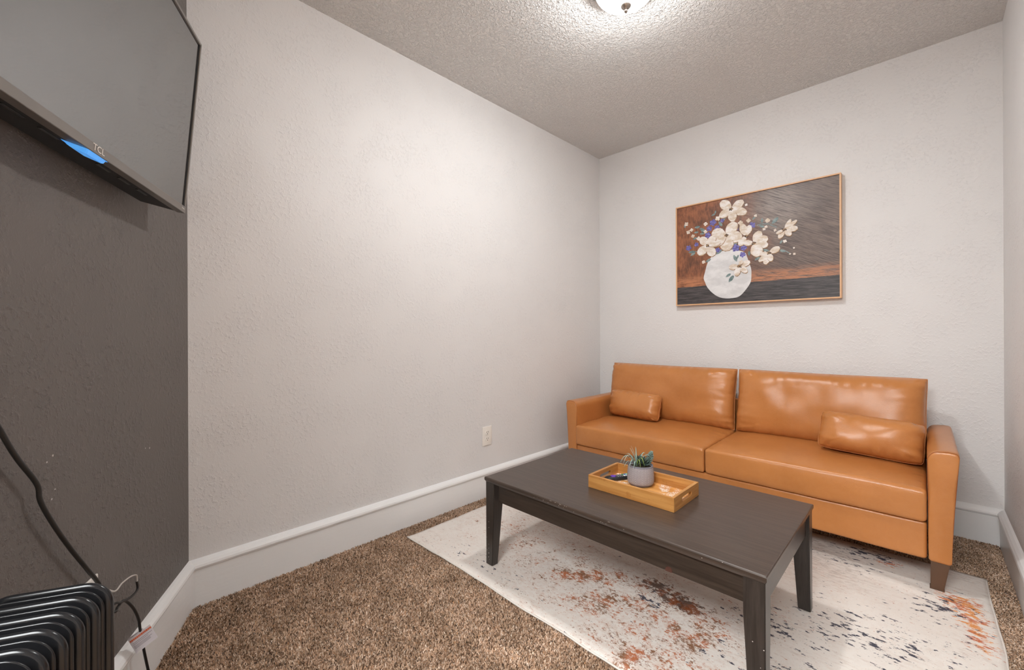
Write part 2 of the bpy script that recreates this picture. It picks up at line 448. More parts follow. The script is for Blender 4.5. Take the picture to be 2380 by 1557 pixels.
# ------------------------------------------------------------------ sofa
def leather_mat(name, hue=1.0):
    t = NT(name)
    mott = t.noise(6, 2, 0.5); fine = t.noise(55, 3, 0.6)
    col = t.mix(mott, (0.39, 0.134, 0.030, 1), (0.56, 0.218, 0.062, 1))
    col = t.mix(t.math('MULTIPLY', fine, 0.35), col, (0.60, 0.27, 0.10, 1))
    t.set(col, 0.29, spec=0.5)
    grain = t.voro(420); h = t.math('ADD', t.math('MULTIPLY', grain, 0.35), t.math('MULTIPLY', t.noise(20, 4, 0.55, dist=0.3), 0.9))
    t.bump(h, 0.16, 0.004)
    return t.m
M['leather'] = leather_mat('tan_leather')
M['thread'] = plain('tan_thread', rgb(196, 128, 76), 0.7)
M['thread_dark'] = plain('brown_thread', rgb(150, 84, 40), 0.7)

def edge_grid(n, r, half):
    # more lines near the ends
    out = [-half]
    for k in range(1, 5): out.append(-half + r * (1 - math.cos(k / 4 * math.pi / 2)) * 1.0)
    m = n
    a, b = -half + r, half - r
    for k in range(1, m): out.append(a + (b - a) * k / m)
    out += [-x for x in out[4::-1]]
    return out

def soft_box(hx, hy, hz, r, fn, n=(20, 16, 8)):
    gx, gy, gz = edge_grid(n[0], r, hx), edge_grid(n[1], r, hy), edge_grid(n[2], r, hz)
    bm = bmesh.new(); cache = {}
    def V(x, y, z):
        k = (round(x, 6), round(y, 6), round(z, 6))
        if k not in cache:
            q = Vector(k); inner = Vector((max(-hx + r, min(hx - r, x)), max(-hy + r, min(hy - r, y)), max(-hz + r, min(hz - r, z))))
            d = q - inner
            if d.length > 1e-9: q = inner + d.normalized() * r
            cache[k] = bm.verts.new(fn(q))
        return cache[k]
    def face(a, b, mk):
        for i in range(len(a) - 1):
            for j in range(len(b) - 1):
                vs = [mk(a[i], b[j]), mk(a[i + 1], b[j]), mk(a[i + 1], b[j + 1]), mk(a[i], b[j + 1])]
                try: bm.faces.new(vs)
                except ValueError: pass
    for s in (-1, 1):
        face(gx, gy, lambda x, y: V(x, y, s * hz)); face(gx, gz, lambda x, z: V(x, s * hy, z)); face(gy, gz, lambda y, z: V(s * hx, y, z))
    return bm_me(bm)

def pillow_me(hx, hz, T, px=5.0, pz=4.0, ear=0.012, wr=0.004, seed=0, nu=56, nv=36, sag=0.0, flat_bottom=0.0):
    # two sheets meeting in a seam; x across, z up, y thickness (front is -y)
    vs = []; fs = []; bm = bmesh.new(); grid = {}
    def prof(u, v):
        return max(0.0, (1 - abs(u) ** px)) ** 0.5 * max(0.0, (1 - abs(v) ** pz)) ** 0.5
    cs = lambda k, n: math.sin((k / n - 0.5) * math.pi)
    for side in (-1, 1):
        for i in range(nu + 1):
            for j in range(nv + 1):
                u, v = 0.45 * cs(i, nu) + 0.55 * (2 * i / nu - 1), 0.45 * cs(j, nv) + 0.55 * (2 * j / nv - 1)
                rim = i in (0, nu) or j in (0, nv)
                if rim and side == 1: grid[(1, i, j)] = grid[(-1, i, j)]; continue
                t = prof(u, v)
                pull = 1 - 0.030 * (1 - u * u) * abs(v) ** 6
                pullx = 1 - 0.022 * (1 - v * v) * abs(u) ** 6
                c = (abs(u) * abs(v)) ** 5
                x = hx * u * pullx + ear * c * (1 if u > 0 else -1); z = hz * v * pull + ear * c * (1 if v > 0 else -1)
                y = side * T * t
                near = (1 - t) * (t > 0)
                w = wr * near * 2.2 * (noise.noise(Vector((x * 34 + seed, z * 9, side * 3 + seed))) * (abs(v) > abs(u)) + noise.noise(Vector((x * 9, z * 40 + seed, side * 5))) * (abs(u) >= abs(v)))
                w += wr * 1.1 * t * noise.noise(Vector((x * 7 + seed, z * 9 - seed, side)))
                z += sag * t * noise.noise(Vector((x * 5, seed, 0)))
                grid[(side, i, j)] = bm.verts.new((x, y + side * w, z))
    for side in (-1, 1):
        for i in range(nu):
            for j in range(nv):
                bm.faces.new([grid[(side, i, j)], grid[(side, i + 1, j)], grid[(side, i + 1, j + 1)], grid[(side, i, j + 1)]])
    rim = [grid[(-1, i, 0)].co.copy() for i in range(nu + 1)] + [grid[(-1, nu, j)].co.copy() for j in range(1, nv + 1)] + [grid[(-1, i, nv)].co.copy() for i in range(nu - 1, -1, -1)] + [grid[(-1, 0, j)].co.copy() for j in range(nv - 1, 0, -1)]
    return bm_me(bm), rim

def sofa():
    root = thing('sofa', 'tan leather two-cushion sofa with dark tapered legs against the back wall', 'sofa', (1.1, -0.38, 0))
    O = Vector((1.1, -0.38, 0))
    L = M['leather']
    # local coordinates: x -0.91..0.91 ; y front -0.335
    yf, yb = -0.335, 0.335
    def rnd(lo, hi, r, bulge=0.0, seed=0):
        lo, hi = Vector(lo), Vector(hi); c = (lo + hi) / 2; h = (hi - lo) / 2
        def fn(q):
            q = q + Vector((0, 0, 0)); n = 0.0016 * noise.noise(q * 9 + Vector((seed, seed, seed)))
            return q + c + Vector((n, n, n))
        return soft_box(h.x, h.y, h.z, r, fn)
    obj('front_rail', rnd((-0.832, yf + 0.008, 0.118), (0.822, yf + 0.05, 0.262), 0.012, seed=1), L, root, True)
    obj('seat_deck', rnd((-0.83, yf + 0.045, 0.15), (0.822, yb - 0.03, 0.262), 0.01, seed=2), L, root, True)
    # back frame, leaning
    mt = Matrix.Translation((0, yb - 0.04, 0.12)) @ Matrix.Rotation(math.radians(-3), 4, 'X')
    bmf = rnd((-0.84, -0.045, 0.0), (0.80, 0.02, 0.46), 0.015, seed=3)
    bmf.transform(mt)
    obj('back_frame', bmf, L, root, True)
    # arms: profile across x, extruded along y
    def arm(side):
        # inner edge vertical, outer edge flares outwards towards the top
        xi = 0.826; prof = []
        zt = 0.548; zb = 0.118
        prof.append((xi, zb + 0.006)); prof.append((xi + 0.006, zb))
        prof += [(xi + 0.056, zb), (xi + 0.063, zb + 0.006)]
        for k in range(1, 9): s = k / 8; prof.append((xi + 0.063 + 0.021 * s ** 1.4, zb + (zt - 0.022 - zb) * s))
        for k in range(1, 6): a = k / 5 * math.pi / 2; prof.append((xi + 0.084 - 0.012 * (1 - math.cos(a)) , zt - 0.022 + 0.020 * math.sin(a)))
        prof.append((xi + 0.055, zt))
        for k in range(0, 8): a = k / 7 * math.pi / 2; prof.append((xi + 0.036 - 0.036 * math.sin(a) - 0.003, zt - 0.002 - 0.04 * (1 - math.cos(a))))
        for k in range(1, 8): s = k / 8; prof.append((xi - 0.003 + 0.003 * s, (zt - 0.042) + (zb + 0.006 - zt + 0.042) * s))
        ys = [yf - 0.0, yf + 0.001, yf + 0.004, yf + 0.009] + [yf + 0.009 + (yb - 0.03 - yf) * k / 26 for k in range(1, 27)]
        ins = [0.012, 0.006, 0.0022, 0.0] + [0] * 26
        cx = sum(p[0] for p in prof) / len(prof); cz = sum(p[1] for p in prof) / len(prof)
        vs = []; fs = []; n = len(prof)
        for y, s in zip(ys, ins):
            for (x, z) in prof:
                d = Vector((cx - x, cz - z)); dl = d.normalized() * s
                w = 0.0015 * noise.noise(Vector((x * 12, y * 12, z * 12 + side)))
                vs.append((side * (x + dl.x + w) , y, z + dl.y + w))
        for i in range(len(ys) - 1):
            for k in range(n): fs.append((i * n + k, i * n + (k + 1) % n, (i + 1) * n + (k + 1) % n, (i + 1) * n + k))
        fs.append(tuple(range(n))); fs.append(tuple((len(ys) - 1) * n + k for k in range(n)))
        bm = bmesh.new(); bm.from_mesh(me_from(vs, fs))
        a = obj('arm', bm_me(bm), L, root, True)
        seam = [(side * (x + (cx - x) * 0.05), yf + 0.0035, z + (cz - z) * 0.012) for x, z in prof[3:]]
        obj('seam', tube_me(seam, 0.0013, 5), M['thread_dark'], a, True)
    arm(1); arm(-1)
    # seat cushions
    def seat(x0, x1, seed, inner):
        hx = (x1 - x0) / 2; hy = 0.285; hz = 0.064; c = Vector(((x0 + x1) / 2, yf - 0.008 + hy, 0.264 + hz))
        def fn(q):
            u, v = q.x / hx, q.y / hy
            top = max(0.0, q.z / hz)
            p = Vector(q)
            p.z += top * 0.020 * (1 - abs(u) ** 5) * (1 - max(0, -v) ** 3 * 0.85) + top * 0.008 * (v + 1) / 2
            edge = max(abs(u) ** 8, 0.55 * max(0, u * inner) ** 3)
            wr = 0.0042 * edge * top * noise.noise(Vector((q.x * 4, q.y * 55, seed))) + 0.0025 * top * noise.noise(Vector((q.x * 6, q.y * 9, seed)))
            p.z += wr
            if q.y < -hy + 0.03:
                p.y += -0.006 * (1 - abs(u) ** 6) * (1 - abs(q.z / hz) ** 2) + 0.002 * noise.noise(Vector((q.x * 11, q.z * 25, seed)))
                p.y += 0.004 * edge * noise.noise(Vector((q.x * 60, q.z * 50, seed)))
            return p + c
        return soft_box(hx, hy, hz, 0.015, fn, (56, 34, 8))
    s1 = obj('seat_cushion', seat(-0.829, -0.008, 1.3, 1), L, root, True)
    s2 = obj('seat_cushion', seat(-0.005, 0.822, 5.3, 0), L, root, True)
    # back cushions
    def back(x0, x1, seed):
        me, rim = pillow_me((x1 - x0) / 2, 0.190, 0.088, px=9, pz=3.4, ear=-0.004, wr=0.0085, seed=seed, nu=96, nv=56)
        m = Matrix.Translation(((x0 + x1) / 2, 0.192, 0.588)) @ Matrix.Rotation(math.radians(-10), 4, 'X')
        me.transform(m)
        o = obj('back_cushion', me, L, root, True)
        obj('seam', tube_me([m @ v for v in rim], 0.0022, 6, closed=True), M['leather'], o, True)
    back(-0.875, -0.006, 2.0); back(-0.002, 0.83, 9.0)
    # legs
    wood = plain('dark_stained_leg_wood', rgb(92, 66, 48), 0.4, var=0.2, scale=18)
    for sx in (-1, 1):
        for sy in (-1, 1):
            xo = 0.828 if sx > 0 else -0.888
            y0 = yf + 0.006 if sy < 0 else yb - 0.10
            vs = []
            for z, (a, b) in ((0.012, (0.010, 0.046) if sx < 0 else (0.003, 0.039)), (0.122, (0.004, 0.056))):
                ta = 0.006 if z < 0.05 else 0.0
                for x, y in ((xo + a, y0 + ta), (xo + b, y0 + ta), (xo + b, y0 + 0.05 - ta), (xo + a, y0 + 0.05 - ta)): vs.append((x, y, z))
            bm = bmesh.new(); bm.from_mesh(me_from(vs, [(0, 1, 2, 3), (4, 5, 6, 7), (0, 1, 5, 4), (1, 2, 6, 5), (2, 3, 7, 6), (3, 0, 4, 7)]))
            bmesh.ops.bevel(bm, geom=list(bm.edges), offset=0.002, segments=2, affect='EDGES')
            obj('leg', bm_me(bm), wood, root)
sofa()

def throw_pillow(label, x, y, z, w, h, T, rot, seed):
    root = thing('throw_pillow', label, 'pillow', (x, y, z), 0.0, 'small leather pillows on the sofa')
    root.rotation_mode = 'XYZ'; root.rotation_euler = rot
    me, rim = pillow_me(w / 2, h / 2, T, px=5, pz=2.8, ear=-0.010, wr=0.013, seed=seed, nu=72, nv=44)
    b = obj('pillow_body', me, M['leather'], root, True)
    obj('seam', tube_me(rim, 0.0016, 6, closed=True), M['thread'], root, True)
    return root
throw_pillow('small tan leather pillow in the sofa corner beside the outlet wall', 0.500, -0.350, 0.508, 0.375, 0.185, 0.074, (math.radians(-16), math.radians(1), math.radians(-3)), 3.0)
throw_pillow('small tan leather pillow leaning on the sofa arm nearest the right wall', 1.728, -0.390, 0.508, 0.385, 0.190, 0.080, (math.radians(-24), math.radians(3), math.radians(0)), 11.0)

# ------------------------------------------------------------------ coffee table
def dark_wood(name, base, axis='x'):
    t = NT(name)
    v = t.vec((1.4, 30, 30) if axis == 'x' else (30, 30, 1.4))
    g = t.noise(3, 6, 0.7, vec=v, dist=0.6); g2 = t.noise(9, 4, 0.6, vec=v)
    cl = tuple(c * 1.35 for c in base[:3]) + (1,); cd = tuple(c * 0.7 for c in base[:3]) + (1,)
    col = t.mix(t.step(g, 0.3, 0.7), cd, cl); col = t.mix(t.step(g2, 0.58, 0.7, 0, 0.25), col, tuple(c * 2.0 for c in base[:3]) + (1,))
    t.set(col, 0.30); t.bump(g2, 0.08, 0.001); return t.m

def coffee_table():
    cx, cy = 1.099, -1.4725
    root = thing('coffee_table', 'worn dark brown rectangular wooden coffee table standing on the rug', 'table', (cx, cy, 0.013))
    mx, my = 0.534, 0.3125; H = 0.372
    top_m = dark_wood('dark_table_veneer', (0.056, 0.039, 0.030, 1)); leg_m = dark_wood('dark_table_paint', (0.036, 0.029, 0.025, 1), 'z'); ap_m = dark_wood('dark_apron_wood', (0.036, 0.026, 0.020, 1))
    # top: eased upper arris and a lower bevel running back under the edge
    prof = [(0.006, H - 0.023), (0.000, H - 0.013), (0.000, H - 0.004), (0.0015, H - 0.001), (0.004, H)]
    vs = []; fs = []
    for d, z in prof:
        for sx, sy in ((-1, -1), (1, -1), (1, 1), (-1, 1)): vs.append((sx * (mx - d), sy * (my - d), z))
    for i in range(len(prof) - 1):
        for k in range(4): fs.append((i * 4 + k, i * 4 + (k + 1) % 4, (i + 1) * 4 + (k + 1) % 4, (i + 1) * 4 + k))
    fs += [(3, 2, 1, 0), tuple((len(prof) - 1) * 4 + k for k in range(4))]
    bm = bmesh.new(); bm.from_mesh(me_from(vs, fs)); obj('tabletop', bm_me(bm), top_m, root)
    lx, ly = mx - 0.004, my - 0.004; tw = 0.052
    for sx in (-1, 1):
        for sy in (-1, 1):
            vs = []
            for z, w, d in ((0, 0.038, 0.034), (0.05, 0.041, 0.038), (0.255, tw, tw), (H - 0.022, tw, tw)):
                x0, y0 = sx * lx, sy * ly; x1, y1 = sx * (lx - w), sy * (ly - d)
                vs += [(x0, y0, z), (x1, y0, z), (x1, y1, z), (x0, y1, z)]
            fs = [(0, 1, 2, 3), (12, 13, 14, 15)] + [(i * 4 + k, i * 4 + (k + 1) % 4, i * 4 + 4 + (k + 1) % 4, i * 4 + 4 + k) for i in range(3) for k in range(4)]
            bm = bmesh.new(); bm.from_mesh(me_from(vs, fs))
            ve = [e for e in bm.edges if abs(e.verts[0].co.z - e.verts[1].co.z) > 0.01]
            bmesh.ops.bevel(bm, geom=ve, offset=0.002, segments=2, affect='EDGES')
            obj('leg', bm_me(bm), leg_m, root)
    za, zb = H - 0.098, H - 0.022
    for sy in (-1, 1):
        y = sy * (ly - 0.016)
        obj('apron', box((-lx + tw + 0.012, min(y, y - sy * 0.018), za), (lx - tw, max(y, y - sy * 0.018), zb), 0.001), ap_m, root)
    for sx in (-1, 1):
        x = sx * (lx - 0.010)
        obj('apron', box((min(x, x - sx * 0.018), -ly + tw, za), (max(x, x - sx * 0.018), ly - tw, zb), 0.001), ap_m, root)
    # round copper-coloured plug on the near apron
    bm = bmesh.new(); bmesh.ops.create_cone(bm, cap_ends=True, segments=28, radius1=0.011, radius2=0.010, depth=0.003)
    [setattr(v.co, 'y', max(v.co.y, -0.0035)) for v in bm.verts]; me = bm_me(bm); me.transform(Matrix.Translation((0.272, -(ly - 0.016) - 0.0012, za + 0.004)) @ Matrix.Rotation(math.pi / 2, 4, 'X'))
    o = obj('wood_plug', me, plain('copper_plug', rgb(78, 46, 36), 0.6), root); o['label'] = 'round copper-coloured plug on the apron'
    # paint chips on the near edge
    chip_m = plain('bare_wood_chip', rgb(206, 196, 190), 0.7)
    ch = bmesh.new()
    for k in range(24):
        x = random.uniform(-0.3, mx - 0.01) if k > 8 else random.uniform(-0.22, -0.05); zz = random.choice([H - 0.003, H - 0.010, H - 0.013]) - random.uniform(0, 0.002)
        l = random.uniform(0.001, 0.0032); add_box(ch, (x, -my - 0.0005, zz), (x + l, -my + 0.001, zz + random.uniform(0.0006, 0.0014)))
    for k in range(16):
        sx = random.choice([-1, -1, 1]); x = sx * lx - sx * random.uniform(0.002, 0.034); z = random.uniform(0.01, 0.2); s = random.uniform(0.0006, 0.0014)
        add_box(ch, (x - s, -ly - 0.0004, z - s), (x + s, -ly + 0.001, z + s))
    o = obj('paint_chips', bm_me(ch), chip_m, root); o['kind'] = 'stuff'
coffee_table()
TT = 0.385

# ------------------------------------------------------------------ bamboo tray
def bamboo(name, axis):
    t = NT(name)
    sc = {'x': (1.2, 26, 26), 'y': (26, 1.2, 26)}[axis]
    v = t.vec(sc); g = t.noise(2.2, 5, 0.6, vec=v); nodes = t.noise(10, 4, 0.6, vec=t.vec((3, 3, 3)))
    col = t.mix(t.step(g, 0.32, 0.68), rgb(168, 110, 52), rgb(200, 146, 82)); col = t.mix(t.step(nodes, 0.60, 0.72, 0, 0.45), col, rgb(150, 90, 34))
    t.set(col, 0.38); t.bump(g, 0.05, 0.001); return t.m
def tray():
    x0, x1, y0, y1 = 0.957, 1.306, -1.578, -1.358; cx, cy = (x0 + x1) / 2, (y0 + y1) / 2
    root = thing('serving_tray', 'rectangular bamboo serving tray with handle slots on the coffee table', 'tray', (cx, cy, TT))
    hx, hy, h, th = (x1 - x0) / 2, (y1 - y0) / 2, 0.050, 0.011
    mx_, my_ = bamboo('bamboo_long_grain', 'x'), bamboo('bamboo_cross_grain', 'y')
    for s in (-1, 1):
        obj('side_wall', box((-hx, min(s * hy, s * (hy - th)), 0), (hx, max(s * hy, s * (hy - th)), h), 0.0012), mx_, root)
        # end wall with a rounded slot
        bm = bmesh.new(); w = hy - th
        outer = [(-w, 0), (w, 0), (w, h), (-w, h)]
        a, r, zc = 0.034, 0.0085, 0.0265
        inner = [(a * sg + r * math.cos(t_), zc + r * math.sin(t_)) for sg, st in ((1, -90), (-1, 90)) for t_ in [math.radians(st + k * 18) for k in range(11)]]
        es = []
        for loop in (outer, inner):
            vv = [bm.verts.new((0, p[0], p[1])) for p in loop]
            es += [bm.edges.new((vv[i], vv[(i + 1) % len(vv)])) for i in range(len(vv))]
        bmesh.ops.triangle_fill(bm, use_beauty=True, edges=es)
        r_ = bmesh.ops.extrude_face_region(bm, geom=list(bm.faces))
        for v in r_['geom']:
            if isinstance(v, bmesh.types.BMVert): v.co.x += th
        me = bm_me(bm); me.transform(Matrix.Translation((hx - th if s > 0 else -hx, 0, 0)))
        obj('end_wall', me, my_, root)
    # printed floor
    t = NT('bamboo_printed_floor')
    v = t.vec((1.2, 26, 26)); g = t.noise(2.2, 5, 0.6, vec=v); col = t.mix(t.step(g, 0.3, 0.7), rgb(196, 130, 62), rgb(220, 160, 92))
    X, Y, Z = t.xyz()
    vor = t.voro(120, feature='DISTANCE_TO_EDGE'); vor2 = t.voro(60)
    lace = t.math('MAXIMUM', t.step(vor, 0.05, 0.09, 1, 0), t.math('MULTIPLY', t.step(vor2, 0.30, 0.36, 1, 0), t.step(t.noise(160, 2), 0.42, 0.5)))
    zone = t.math('MULTIPLY', t.step(t.math('ADD', t.math('ABSOLUTE', X), t.math('MULTIPLY', t.math('ABSOLUTE', Y), 0.55)), 0.068, 0.085), t.step(t.noise(30, 3), 0.40, 0.50))
    col = t.mix(t.math('MULTIPLY', lace, zone), col, rgb(240, 232, 226)); t.set(col, 0.4)
    obj('tray_floor', box((-hx + th, -hy + th, 0.002), (hx - th, hy - th, 0.008)), t.m, root)
tray()
ZT = TT + 0.008

def remote():
    root = thing('remote_control', 'small black remote control with purple pad lying in the tray', 'remote', (1.012, -1.437, ZT), math.radians(62))
    blk = plain('black_rubber', (0.018, 0.018, 0.020, 1), 0.45)
    bm = bmesh.new(); add_box(bm, (-0.058, -0.017, 0), (0.058, 0.017, 0.016), 0.007, 4); obj('shell', bm_me(bm), blk, root, True)
    pad = plain('purple_pad', rgb(96, 50, 170), 0.45)
    bm = bmesh.new(); bmesh.ops.create_cone(bm, cap_ends=True, segments=6, radius1=0.0125, radius2=0.0115, depth=0.003); me = bm_me(bm); me.transform(Matrix.Translation((-0.026, 0, 0.0165))); obj('direction_pad', me, pad, root)
    cols = [rgb(240, 240, 240), rgb(60, 150, 90), rgb(220, 225, 235), rgb(60, 110, 190), rgb(205, 120, 110), rgb(120, 200, 180)]
    k = 0
    for i in range(4):
        for j in (-1, 1):
            m = plain('button_%d' % k, cols[k % 6], 0.5); k += 1
            obj('button', box((0.018 + i * 0.0095, j * 0.0068 - 0.0048, 0.0155), (0.0245 + i * 0.0095, j * 0.0068 + 0.0048, 0.0172), 0.0006), m, root)
    gb = plain('grey_button', rgb(150, 150, 155), 0.5)
    for i in range(3):
        for j in (-1, 0, 1):
            bm = bmesh.new(); bmesh.ops.create_cone(bm, cap_ends=True, segments=12, radius1=0.0024, radius2=0.002, depth=0.002); me = bm_me(bm); me.transform(Matrix.Translation((-0.008 + i * 0.009, j * 0.0095, 0.0165))); obj('button', me, gb, root)
remote()
o = obj('paper_slip', box((0.9685, -1.462, ZT), (0.981, -1.436, ZT + 0.0015), 0.0003), plain('teal_slip', rgb(128, 178, 152), 0.6))
tag(o, 'tiny teal slip beside the remote at the tray end', 'slip')

# ------------------------------------------------------------------ potted succulent
def plant():
    px, py = 1.103, -1.425
    root = thing('potted_succulent', 'artificial succulents in a grey patterned pot standing in the tray', 'plant', (px, py, ZT))
    t = NT('patterned_grey_pot'); X, Y, Z = t.xyz()
    ang = t.math('ARCTAN2', Y, X); u = t.math('MULTIPLY', ang, 13 / (2 * math.pi)); v = t.math('DIVIDE', Z, 0.0165)
    def diamonds(du, dv):
        fu = t.math('ABSOLUTE', t.math('SUBTRACT', t.math('FRACT', t.math('ADD', u, 10 + du)), 0.5)); fv = t.math('ABSOLUTE', t.math('SUBTRACT', t.math('FRACT', t.math('ADD', v, 10 + dv)), 0.5))
        return t.math('ADD', fu, fv)
    d = t.math('MINIMUM', diamonds(0, 0), diamonds(0.5, 0.5))
    ring = t.math('ABSOLUTE', t.math('SUBTRACT', t.math('FRACT', t.math('MULTIPLY', d, 5.0)), 0.5))
    line = t.step(ring, 0.14, 0.24, 1, 0)
    band = t.math('MULTIPLY', t.step(Z, 0.009, 0.012), t.step(Z, 0.076, 0.073))
    m = t.math('MULTIPLY', line, band)
    col = t.mix(m, rgb(112, 108, 116), rgb(204, 196, 194)); t.set(t.mix(t.noise(30, 3), col, rgb(140, 132, 130)), 0.6); t.b.inputs['Base Color'].links[0].from_node.inputs[0].default_value = 0.2
    t.set(col, 0.6); t.bump(m, 0.5, 0.0015)
    prof = [(0.0, 0.0), (0.040, 0.0), (0.045, 0.003), (0.0505, 0.012), (0.052, 0.022), (0.0515, 0.04), (0.050, 0.06), (0.0485, 0.076), (0.048, 0.080), (0.046, 0.081), (0.044, 0.079), (0.044, 0.066), (0.0, 0.066)]
    obj('pot', lathe_me(prof[1:-1], 64), t.m, root, True)
    soil = plain('pot_moss', rgb(70, 62, 44), 0.9, var=0.4, scale=300)
    me = lathe_me([(0.0435, 0.064), (0.0435, 0.070), (0.02, 0.074)], 32); obj('moss', me, soil, root, True)
    # arching grey-green air plant blades
    bl = plain('pale_blade', rgb(150, 172, 160), 0.5, var=0.18, scale=60); bl2 = plain('lime_blade', rgb(138, 158, 84), 0.5, var=0.2, scale=60)
    dk = plain('dark_succulent', rgb(54, 70, 62), 0.45, var=0.3, scale=80); sd = plain('sedum_green', rgb(122, 142, 134), 0.6, var=0.4, scale=220)
    base = Vector((-0.012, -0.010, 0.072))
    rt = Vector((0.712, 0.702, 0)); fw = Vector((-0.702, 0.712, 0))
    base = rt * -0.016 + Vector((0, 0, 0.07))
    blades = [(-1, 0.2, 0.060, 0.050), (-1, -0.4, 0.062, 0.034), (-0.9, 0.6, 0.055, 0.056), (-0.8, -0.7, 0.052, 0.040), (-0.2, 0.1, 0.030, 0.082), (-0.45, 0.4, 0.040, 0.070), (0.6, 0.2, 0.056, 0.062), (0.9, -0.2, 0.066, 0.058), (0.3, -0.6, 0.044, 0.050), (-0.5, -0.9, 0.046, 0.034), (0.9, 0.5, 0.056, 0.046), (-0.6, 0.9, 0.050, 0.046), (0.1, -1, 0.040, 0.042), (-0.9, -0.1, 0.070, 0.054), (-0.7, -0.3, 0.066, 0.060), (0.05, 0.3, 0.034, 0.074)]
    for i, (a, b, reach, hgt) in enumerate(blades):
        d = (rt * a + fw * b).normalized(); side = d.cross(Vector((0, 0, 1))); vs = []; fs = []; K = 12
        stiff = hgt > 0.066
        for k in range(K + 1):
            s = k / K
            if stiff: p = base + d * (reach * s * s * 0.7) + Vector((0, 0, hgt * s))
            else: p = base + d * (reach * s ** 0.85) + Vector((0, 0, hgt * math.sin(s * math.pi * 0.80) * (1 - 0.15 * s) - 0.012 * s ** 3))
            w = 0.0040 * (1 - s) ** 0.6 * (0.55 + 0.45 * min(1, s * 4)) + 0.0003
            th = Vector((0, 0, 0.0006))
            vs += [p - side * w, p + th, p + side * w, p - th]
        for k in range(K):
            for q in range(4): fs.append((k * 4 + q, k * 4 + (q + 1) % 4, k * 4 + 4 + (q + 1) % 4, k * 4 + 4 + q))
        fs += [(0, 1, 2, 3), (K * 4 + 3, K * 4 + 2, K * 4 + 1, K * 4)]
        obj('blade_leaf', me_from(vs, fs), bl2 if i in (8, 12) else bl, root, True)
    # dark rosette: shared fleshy leaf
    vs = []; fs = []; K = 6
    for k in range(K + 1):
        s = k / K; w = 0.0085 * math.sin(min(1, (s * 0.86 + 0.12)) * math.pi) ** 0.75 + 0.0004; hgt = 0.0028 * (1 - s) + 0.0006
        for q in range(6):
            a_ = 2 * math.pi * q / 6; vs.append((0.028 * s, w * math.cos(a_), hgt * math.sin(a_) + 0.006 * s * s))
    for k in range(K):
        for q in range(6): fs.append((k * 6 + q, k * 6 + (q + 1) % 6, k * 6 + 6 + (q + 1) % 6, k * 6 + 6 + q))
    fs += [tuple(range(6))[::-1], tuple(K * 6 + q for q in range(6))]
    leaf = me_from(vs, fs); leaf.materials.append(dk); leaf.polygons.foreach_set('use_smooth', [True] * len(leaf.polygons))
    for ci, (c, n, sc) in enumerate(((rt * 0.006 - fw * 0.012, 13, 1.0), (rt * 0.004 + fw * 0.02, 9, 0.9))):
        for k in range(n):
            o = obj('rosette_leaf', leaf, None, root); lay = k / n
            o.location = c + Vector((0, 0, 0.082 + 0.010 * lay)); o.rotation_euler = (0, math.radians(-5 - 62 * lay), k * 2.4); o.scale = (sc * (1.25 - 0.4 * lay),) * 3
    # upright sedum stalk, leaning to the right
    b0 = rt * 0.024 + Vector((0, 0, 0.068)); tip = rt * 0.046 + fw * 0.004 + Vector((0, 0, 0.128))
    obj('stalk', tube_me([b0, b0.lerp(tip, 0.5), tip], 0.0022, 6), sd, root, True)
    bm = bmesh.new()
    for k in range(260):
        s = 0.12 + 0.9 * (k / 260); p = b0.lerp(tip, s); a_ = random.uniform(0, 6.283); ax = (tip - b0).normalized(); e1 = ax.orthogonal().normalized(); e2 = ax.cross(e1)
        env = math.sin(min(1, max(0.05, (s - 0.05))) ** 0.9 * math.pi * 0.86 + 0.25)
        dr = (e1 * math.cos(a_) + e2 * math.sin(a_) + ax * 0.55).normalized(); L_ = 0.0165 * max(0.4, env)
        r = bmesh.ops.create_cone(bm, cap_ends=True, segments=5, radius1=0.0021, radius2=0.0005, depth=L_)
        mt = Matrix.Translation(p + dr * L_ * 0.5) @ dr.to_track_quat('Z', 'Y').to_matrix().to_4x4()
        for v in r['verts']: v.co = mt @ v.co
    o = obj('sedum_leaves', bm_me(bm), sd, root); o['kind'] = 'stuff'
plant()

